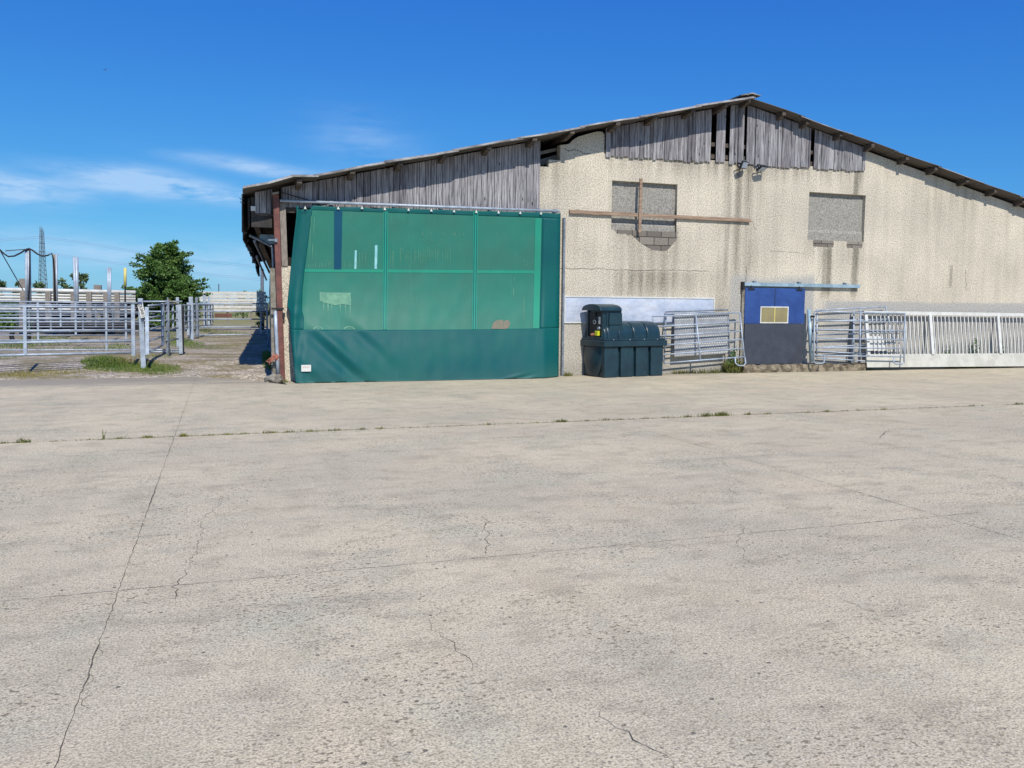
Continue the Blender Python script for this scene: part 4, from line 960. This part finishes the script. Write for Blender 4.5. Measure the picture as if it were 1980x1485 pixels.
# ------------------------------------------------------------------ left side: gates, posts, fences
GL = 'galvanised gates and rails of the cattle pens'
def pxgate(name, label, xs_l, xs_r, Yl, Yr, rails, stiles, r_=.024, mat=MGALV, group=GL, cat='gate', sq=False, rail_mat=None):
    """rails: (y_left, y_right) at x=xs_l / xs_r; stiles: (x, y0, y1)"""
    pl_, pr_ = P(xs_l, 590, Yl), P(xs_r, 590, Yr); bse = P(xs_l, max(a for a, b in rails), Yl); bse.z = gz(bse.x, bse.y)
    def at(x, y):      # on the vertical plane through the two ends
        d = ray(x, y); nrm = Vector((-(Yr-Yl), (pr_.x-pl_.x), 0)); n_ = np.array(nrm); t = np.dot(np.array(pl_)-C0, n_)/np.dot(d, n_); return Vector(C0+d*t)
    o = base(name, label, cat, tuple(bse), group)
    for a, b in rails: MB().tube([at(xs_l, a), at(xs_r, b)], r_, 8).build('rail', rail_mat or mat, o, smooth=True)
    for s_ in stiles:
        x, y0, y1 = s_[:3]; wd = s_[3] if len(s_) > 3 else r_*2.6
        MB().bar(at(x, y0), at(x+.012*(y1-y0), y1), wd, wd*.8, (0,1,0)).build('stile', mat, o)
    return o
def post(name, label, x0, y0, x1, Y, wd, mat, group=None, y1=None, rnd=False, cat='post'):
    b = P(x1, 650, Y); b.z = gz(b.x, Y)-.05; t = P(x0, y0, Y)
    if y1 is not None: b = P(x1, y1, Y)
    o = base(name, label, cat, (b.x, b.y, b.z), group)
    if rnd: MB().tube([b, t], wd/2, 12).build('shaft', mat, o, smooth=True)
    else: bevel(MB().bar(b, t, wd, wd, (0,1,0)).build('shaft', mat, o), .006)
    return o
pxgate('pen_gate', 'nearest galvanised five rail gate, hinged at the post with the sign', -60, 257, 2.0, 2.95, [(592,594),(615,616.5),(640,638),(663.5,659.5),(688.5,681.5)], [(48,594,686,.07),(257,589,688,.085)], .026)
pxgate('pen_gate', 'galvanised six rail barrier directly behind the nearest gate', -60, 268, 6.5, 6.5, [(582,586),(602.5,604),(622.5,622.5),(642,640),(658,658),(677,676)], [(-20,583,690),(205,586,678,.05)], .020)
pxgate('pen_gate', 'galvanised rails with narrow stiles behind the second barrier', -60, 246, 11.5, 12.5, [(588,590),(599,600),(609,610),(632,632),(648,648)], [(73,585,658,.06),(117,588,632,.05),(146,586,648,.06),(243,588,656,.06)], .017)
pxgate('pen_gate', 'further galvanised rails seen between the pen gates at far left', 30, 300, 17, 17, [(594,595),(606,607),(619,619),(627,627)], [(56,590,640,.05),(98,590,640,.06),(160,588,640,.06),(185,588,632,.06),(218,588,640,.05)], .016, MGALD)
pxgate('pen_gate', 'galvanised gate swung back behind the post with the sign', 287, 314, 3.0, 6.3, [(591,589),(614,610.5),(637,630),(660,650),(681,668)], [(284,594,686,.085),(313,587,668,.05)], .026)
pxgate('pen_gate', 'galvanised gate running back to the thin leaning pole', 314, 345, 6.5, 7.2, [(588,588),(603,602),(620,618),(640,634),(660,655)], [(316,588,668,.05),(324,580,684,.10)], .024, MGALD)
pxgate('pen_gate', 'low galvanised rails between the pole and the square post', 270, 352, 7.0, 7.0, [(583,583),(602,603),(620,620),(676,677),(680,681)], [(334,588,640,.05)], .024)
pxgate('track_gate', 'galvanised five rail gate closing the gravel track beside the barn', 363, 518, 20, 20, [(587.5,587.3),(602,602),(617,617.2),(632.5,632.6),(648,646.5)], [(363.5,585,648,.11),(383,588,647,.06),(503.7,587,646,.06),(516,587,648,.08)], .030)
pxgate('pen_gate', 'galvanised pen side with two close stiles left of the track gate', 352, 412, 15, 26, [(590,590),(600,599),(611,610),(622,619),(633,628)], [(356,588,640,.06),(362,588,636,.05),(374,588,636,.05),(398,585,628,.10),(407,589,626,.08),(412,589,624,.06)], .022, MGALD)
for i, (xl_, xr_, Y, ys, lab) in enumerate([(385, 488, 32.2, [566.5,573,580,586.5,593.5,600.5], 'tall sheeted white and grey board fence at the end of the track')]):
    o = base('board_fence', lab, 'fence', (P(xl_, 600, Y).x, Y, .2), None)
    for k, y in enumerate(ys): MB().bar(P(xl_-(0 if k < 3 else -20), y, Y), P(xr_+26, y+.5, Y), .05, .17, (0,0,1)).build('board', MWHITE, o)
    for x in (398, 440, 486, 508): MB().bar(P(x, 565, Y+.08), P(x, 625, Y+.08), .12, .12, (0,1,0)).build('post', MWG, o)
rs = base('red_sheet', 'rusty red sheet lying low behind the track gate', 'sheet', (P(430,610,30).x, 30, .2)); MB().bar(P(415,610,30), P(448,610,30), .3, .22).build('sheet', MRED, rs)
# wooden pen of thick rails, far left
o = base('rail_fence', 'tall pen fence of thick pale pipes on old wooden posts behind the gates', 'fence', (P(0,600,24).x, 24, .2))
for y0, y1, r_ in [(559.5,565.5,.095),(568.5,573,.05),(574.5,578,.06),(580,583,.05),(597,599,.04)]:
    MB().tube([P(-60, y0-1, 24), P(262, y1, 24)], r_, 10).build('rail', MWHITE, o, smooth=True)
for x in (45, 93, 142, 172, 205, 226): MB().bar(P(x, 563+(x-45)*.01, 23.8), P(x+1, 640, 23.8), .22, .2, (0,1,0)).build('post', MWG, o)
MB().bar(P(95,577,24.6), P(250,580,24.6), .1, .5).build('dark_panel', MDARK, o)
ts = base('timber_stack', 'dark heap of old timber and boards lying behind the pipe fence', 'timber stack', (P(170,600,27).x, 27, .28))
mb = MB(); r2 = random.Random(5)
for i in range(170):
    x = r2.uniform(80, 250); y = r2.uniform(584, 640); l_ = r2.uniform(20, 70); Y = r2.uniform(24.8, 28) if y < 625 else r2.uniform(22, 24.6); mb.bar(P(x-l_/2, y+r2.uniform(-3, 3), Y), P(x+l_/2, y+r2.uniform(-3, 3), Y), .2, r2.uniform(.1, .3))
mb.build('timbers', MDARK, ts)
o['_x'] = 1
# tall poles
GP = 'tall silver conduit poles'
for (x0, y0, x1, Y, wd, lab, mt) in [(50.5,483,50.5,19,.10,'tall silver pole, left one of the pair under the black cable',MGALV),(55.5,482,57.5,19,.17,'thicker tall silver pole wrapped with black cable',MGALV),(104,492,106,19,.12,'brown tall pole where the cable drops down',MWG),(109,491.5,110,19,.10,'tall silver pole just right of the brown one',MGALV),(142.5,497,146,17,.10,'slim silver pole leaning beside a thicker one',MGALV),(148,497,149,17,.16,'thicker silver pole leaning in front of the bush',MGALV),(208.5,517,210,17,.09,'left slim silver pole between bush and yellow tube',MGALV),(213,517,213,17,.10,'right slim silver pole between bush and yellow tube',MGALV)]:
    post('tall_pole', lab, x0, y0, x1, Y, wd*.85, mt, GP, rnd=True, y1=600+(x0 > 120)*6, cat='pole')
yp = post('yellow_tube', 'short pale yellow plastic tube capping a rod near the tree', 242, 518, 242, 17, .11, MYEL, None, y1=554, rnd=True, cat='tube')
MB().tube([P(242,554,17), P(242,592,17)], .03).build('rod', MBLACK, yp)
for (x, y, wd) in [(45,539,.30),(189,551,.32)]:
    post('wooden_post', 'stout old wooden post %s behind the pipe fence' % ('at far left' if x < 100 else 'in the middle'), x, y, x, 26, wd, MWG, 'stout wooden posts', cat='post')
sp_ = post('sign_post', 'square galvanised gate post carrying the narrow hand lettered sign', 271.5, 577, 278, 2.9, .115, MGALV, None, y1=716)
a_, b_ = P(271,589,2.78), P(277.5,614,2.78)
sg = base('quarantine_sign', 'narrow white hand lettered sign taped down the front of the gate post', 'sign', tuple(b_))
d_ = (b_-a_).normalized(); s_ = Vector((-d_.z, 0, d_.x)).normalized()*.062
MB().prism([a_-s_, a_+s_, b_+s_, b_-s_], None, (0,-.006,0)).build('board', MWHITE, sg)
ang = math.atan2(d_.z, d_.x)
text_mesh('QUAR19', .105, Matrix.Translation(a_.lerp(b_, .5)+Vector((0,-.012,0))) @ Matrix.Rotation(rad(90), 4, 'X') @ Matrix.Rotation(ang, 4, 'Z'), MINK, sg, 'lettering')
c2 = P(276,621,2.80); text_mesh('ETC', .09, Matrix.Translation(c2+Vector((0,-.03,0))) @ Matrix.Rotation(rad(90), 4, 'X') @ Matrix.Rotation(ang, 4, 'Z'), MINK, sg, 'lettering')
MB().bar(P(266,586,2.76), P(274,585.5,2.76), .03, .04).build('tape', MNAVY, sg)
post('thin_pole', 'thin grey pole standing upright with string tied to its top', 324.5, 575, 327.5, 5.4, .04, MGALD, None, rnd=True, cat='pole', y1=691)
post('square_post', 'square galvanised post with a black shadow bar at its foot', 347, 589, 350, 6.2, .10, MGALV, None, y1=684)
post('square_post', 'square galvanised post standing behind the nearer square post', 343, 575, 344.5, 8.5, .09, MGALV, None, y1=672)
post('square_post', 'square galvanised post just left of the track gate hinge', 369, 574, 371, 17.5, .16, MGALV, None, y1=660)
post('square_post', 'shorter galvanised post right of the track gate hinge', 380, 575, 381, 19, .12, MGALD, None, y1=650)
post('square_post', 'black bar standing in for the dark shadow at the end of the pens', 352.5, 592, 353.5, 6.5, .08, MBLACK, None, y1=683)  # black bar added where shadow darkens the foot of the square post
post('square_post', 'galvanised post at left end of the white board fence', 395, 571, 397, 29, .16, MGALV, None, y1=632)
post('square_post', 'galvanised post second from left at the white board fence', 404, 573, 404, 29, .12, MGALV, None, y1=632)
st_ = base('string', 'pale string sagging from the thin pole to the next post', 'string', tuple(P(326,577,5.5)))
MB().tube([P(325,577,5.4), P(332,582,5.6), P(344,587,6.2), P(336,586,6.0), P(326,580,5.5)], .008, 4).build('strand', MYEL, st_)
lp = base('leaning_plank', 'thin grey pole leaning against the barn side wall in the shade', 'pole', tuple(GR(514, 682)))
MB().tube([GR(513,683)+Vector((0,0,.02)), P(524,640,7)], .025).build('pole', MGALD, lp)
# cable
cbl = base('black_cable', 'sagging black cable strung between the tall poles', 'cable', tuple(P(55,482,18.9)))
MB().tube([P(*p, 18.9) for p in [(-40,455),(-15,470),(0,483),(8,491),(16,496),(28,495),(40,489),(50,482.5),(56,480.5),(63,484),(72,491),(82,495),(92,494),(100,490),(103,500),(105,530),(107,600)]], .032, 6).build('cable', MCABLE, cbl, smooth=True)
MB().tube([P(57.5,482,18.85), P(57,540,18.85), P(54,600,18.85)], .03, 6).build('cable', MCABLE, cbl, smooth=True)
MB().tube([P(0,484,18.9), P(45,562,18.9)], .02, 5).tube([P(10,485,18.9), P(50,482,18.9)], .018, 5).build('thin_wire', MCABLE, cbl)
# car or trailer wheel under the hedge behind the far left gate
wl_ = base('tyre', 'old dark tyre standing behind the gates at far left', 'tyre', tuple(P(39, 660, 14)))
mb = MB(); c = P(39, 650, 14); mb.tube([c+Vector((.27*math.cos(t), .02*math.sin(t), .27*math.sin(t))) for t in np.linspace(0, 2*math.pi, 25)], .08, 8, caps=False); mb.build('tyre', MBLACK, wl_, smooth=True)

# ------------------------------------------------------------------ trees, bushes
def leaves(clumps, n_, size, seed=0):
    rg = np.random.default_rng(seed); vs = []; fs = []
    wts = np.array([c[3]*c[4]*c[5] for c in clumps]); wts = wts/wts.sum()
    for ci, c in enumerate(clumps):
        k = int(n_*wts[ci])+8
        d = rg.normal(size=(k, 3)); d /= np.linalg.norm(d, axis=1)[:, None]; r_ = rg.random(k)**.42
        pts = np.array(c[:3])+d*r_[:, None]*np.array(c[3:6])
        for p in pts:
            a = rg.normal(size=3); a[2] *= .6; a /= np.linalg.norm(a); b = np.cross(a, rg.normal(size=3)); b /= np.linalg.norm(b)
            s_ = size*rg.uniform(.6, 1.4); i = len(vs)
            vs += [tuple(p), tuple(p+a*s_*.5+b*s_*.28), tuple(p+a*s_), tuple(p+a*s_*.5-b*s_*.28)]; fs.append((i, i+1, i+2, i+3))
    mb = MB(); mb.v = vs; mb.f = fs; return mb
def tree(name, label, loc, h, w_, n_, size, mat, seed, prof, cat='tree', group=None, sprays=0, trunk=True, top=(0,0)):
    o = base(name, label, cat, loc, group); rg = random.Random(seed); x, y, z = loc; cl = []
    for _ in range(150 if n_ > 3000 else 16):
        t = rg.random()**(.95 if n_ > 3000 else .8); hw = prof(t)*w_/2; a = rg.random()*6.283; r_ = hw*math.sqrt(rg.random())*(.93 if n_ > 3000 else .82); s_ = (rg.uniform(.09, .15) if n_ > 3000 else rg.uniform(.13, .24))*w_*(.6+.4*prof(t))
        cl.append((x+r_*math.cos(a)+top[0]*t, y+r_*math.sin(a)*.9, z+h*(.12+.8*t), s_, s_, s_*.75))
    for _ in range(sprays):
        t = rg.uniform(.2, 1.0); hw = prof(min(t, .98))*w_/2*1.12; a = rg.choice([0, math.pi])+rg.gauss(0, .6)
        for k in range(4): cl.append((x+(hw*(.86+.1*k))*math.cos(a)+top[0]*t, y+(hw*(.86+.1*k))*math.sin(a)*.9, z+h*(.12+.84*t)+.04*k, .17, .17, .09))
    if trunk:
        mb = MB(); mb.tube([(x, y, z-.1), (x+.05, y, z+h*.25), (x-.03, y, z+h*.5), (x, y, z+h*.8)], [.05*h*.5, .035*h*.6, .025*h*.5, .01], 8)
        mb.build('trunk', MBARK, o, smooth=True)
        mb = MB()
        for c in cl[:24]:
            mb.tube([(x, y, z+h*.2), ((x+c[0])/2, (y+c[1])/2, (z+h*.2+c[2])/2+.1), c[:3]], [.04, .025, .008], 5)
        mb.build('branches', MBARK, o)
    leaves(cl, n_, size, seed).build('crown', mat, o); return o
tb = P(325, 640, 30); tb.z = .2
TH = P(325, 470, 30).z-.2; TW = (P(388, 560, 30)-P(254, 560, 30)).length
tree('broadleaf_tree', 'dense dark green round tree behind the pen gates', (tb.x, tb.y, .2), TH*1.05, TW*1.02, 52000, .14, MLEAF, 5, lambda t: lerp_pts([(0,.95),(.25,.95),(.40,.93),(.55,.86),(.68,.76),(.8,.62),(.92,.40),(1,.2)], t), sprays=18)
def bush(x, ytop, wpx, Y, seed, label, n_=900, mat=MLEAF2, size=.3, name='bush', sp=0):
    b = P(x, 620, Y); h = P(x, ytop, Y).z-.2; wd = (P(x+wpx/2, 560, Y)-P(x-wpx/2, 560, Y)).length
    return tree(name, label, (b.x, b.y, .2), h, wd, n_, size, mat, seed, lambda t: .95-.55*t*t, cat='bush', group='bushes beyond the pens', trunk=True, sprays=sp)
bush(2, 543, 34, 55, 11, 'small bush at the far left edge beyond the pens')
bush(40, 542, 34, 60, 12, 'low bush behind the left wooden post')
bush(79, 543, 34, 62, 13, 'round bush at the foot of the pylon')
bush(128, 535, 34, 48, 14, 'bush left of the leaning silver pole', 500, size=.28)
bush(160, 522, 40, 48, 15, 'airy thin leaved bush behind the leaning silver pole', 420, size=.26, sp=10)
bush(508, 552, 34, 33, 16, 'dark bush under the far end of the barn eave', 700, MLEAF, .15)
bush(10, 584, 150, 30, 18, 'dark green hedge behind the far left gates', 9000, MLEAF, .2)
bush(470, 563, 60, 80, 17, 'tops of bushes just above the white board fence', 400, MLEAF, .3)
# plants behind the feed barrier
for (x, y, ww) in [(1880, 650, .5), (1933, 660, .35), (1830, 668, .3), (1415, 668, .42)]:
    b = W(x, 700, .12); b.z = .0; h = W(x, y, .12).z
    leaves([(b.x, b.y-.02, h*.35, ww*.5, .08, h*.4), (b.x+.05, b.y-.02, h*.7, ww*.25, .06, h*.3)], 240, .06, int(x)).build('weed_plant', MLEAF, None)
    o = bpy.data.objects[-1] if False else [q for q in COL.objects if q.name.startswith('weed_plant')][-1]
    tag(o, {1880:'leafy weed clump growing behind the bars of the feed barrier', 1933:'dark weed clump by the third post of the feed barrier', 1830:'small weed behind the feed barrier near its second post', 1415:'straggly weed growing beside the left door jamb'}[x], 'weed')
# pylon and lines
YP = 470
py = base('electricity_pylon', 'distant steel lattice pylon above the pens', 'pylon', tuple(P(83, 600, YP)))
mb = MB(); r_ = .17
L_ = [(78, 441), (77.5, 470), (76.5, 510), (75.5, 560), (75, 596)]; R_ = [(82, 446), (83.5, 470), (86, 510), (90, 560), (93, 596)]
for k, dy in ((0, -1.), (1, 3.)):
    for A in (L_, R_): mb.tube([P(x, y, YP)+Vector((0, dy, 0)) for x, y in A], r_, 4)
    n_ = 17
    def ip(A, t):
        y = 443+150*t
        for i in range(len(A)-1):
            if y <= A[i+1][1]: u = (y-A[i][1])/(A[i+1][1]-A[i][1]); return A[i][0]+(A[i+1][0]-A[i][0])*u, y
        return A[-1]
    for i in range(n_):
        a, b = ip(L_, i/n_), ip(R_, (i+1)/n_); c, d = ip(R_, i/n_), ip(L_, (i+1)/n_)
        mb.tube([P(*a, YP)+Vector((0,dy,0)), P(*b, YP)+Vector((0,dy,0))], r_*.6, 4); mb.tube([P(*c, YP)+Vector((0,dy,0)), P(*d, YP)+Vector((0,dy,0))], r_*.6, 4)
        mb.tube([P(*a, YP)+Vector((0,dy,0)), P(*c, YP)+Vector((0,dy,0))], r_*.5, 4)
mb.build('tower', MPYL, py)
MB().tube([P(76,440,YP), P(79,438,YP), P(83,443,YP)], r_, 4).tube([P(75.5,456,YP), P(84,458,YP)], r_, 4).tube([P(75.5,470,YP), P(85,471,YP)], r_, 4).tube([P(75.5,486,YP), P(86,487,YP)], r_, 4).build('cross_arms', MPYL, py)
for k, (pts, lab) in enumerate([([(-200,470),(0,463),(78,457)], 'upper power line running left from the pylon'), ([(-200,492),(0,488),(78,485)], 'lower power line running left from the pylon'),
        ([(83,458),(150,466),(255,484),(380,503),(480,512),(620,520)], 'upper power line running right from the pylon'), ([(84,486),(150,497),(255,511),(400,529),(500,539),(620,546)], 'lower power line running right from the pylon')]):
    o = base('power_line', lab, 'power line', tuple(P(*pts[0], YP)), 'power lines from the pylon')
    for dy in (0, 3.2): MB().tube([P(x, y+dy, YP) for x, y in pts], .10, 4).build('wire', MWIRE, o)
mast = base('distant_mast', 'tiny thin mast on the skyline over the board fence', 'mast', tuple(P(423, 590, 300))); MB().tube([P(423,592,300), P(423,549,300)], .18, 5).build('shaft', MPYL, mast)
bd = base('bird', 'tiny dark bird flying high in the sky at upper left', 'bird', tuple(P(203,135,120)))
c = P(203, 135, 120); MB().add([c+Vector(v) for v in [(-.32,0,-.02),(-.05,.05,.05),(.25,0,.0),(.36,0,-.06),(.0,-.06,-.07),(.05,.0,.04),(.28,.3,.42),(.18,.34,.36),(-.04,.02,.0)]], [(0,1,2,3,4),(0,4,3,2,1),(8,5,6,7)]).build('body', MBLACK, bd)
# far tree line on the horizon
pt = []
tl_ = base('far_trees', 'low blue green line of trees along the horizon', 'tree line', (-60, 400, 0))
cl = []
for x in np.arange(-160, 60, 5.):
    cl.append((x, 420+random.uniform(-10, 10), 1.5, 4.5, 3, 3.2+random.random()*1.8))
leaves(cl, 5000, 1.3, 44).build('crowns', MLEAF2, tl_); tl_['kind'] = 'stuff'
for o in COL.objects:
    for k in ('_world', '_x'):
        if k in o: del o[k]
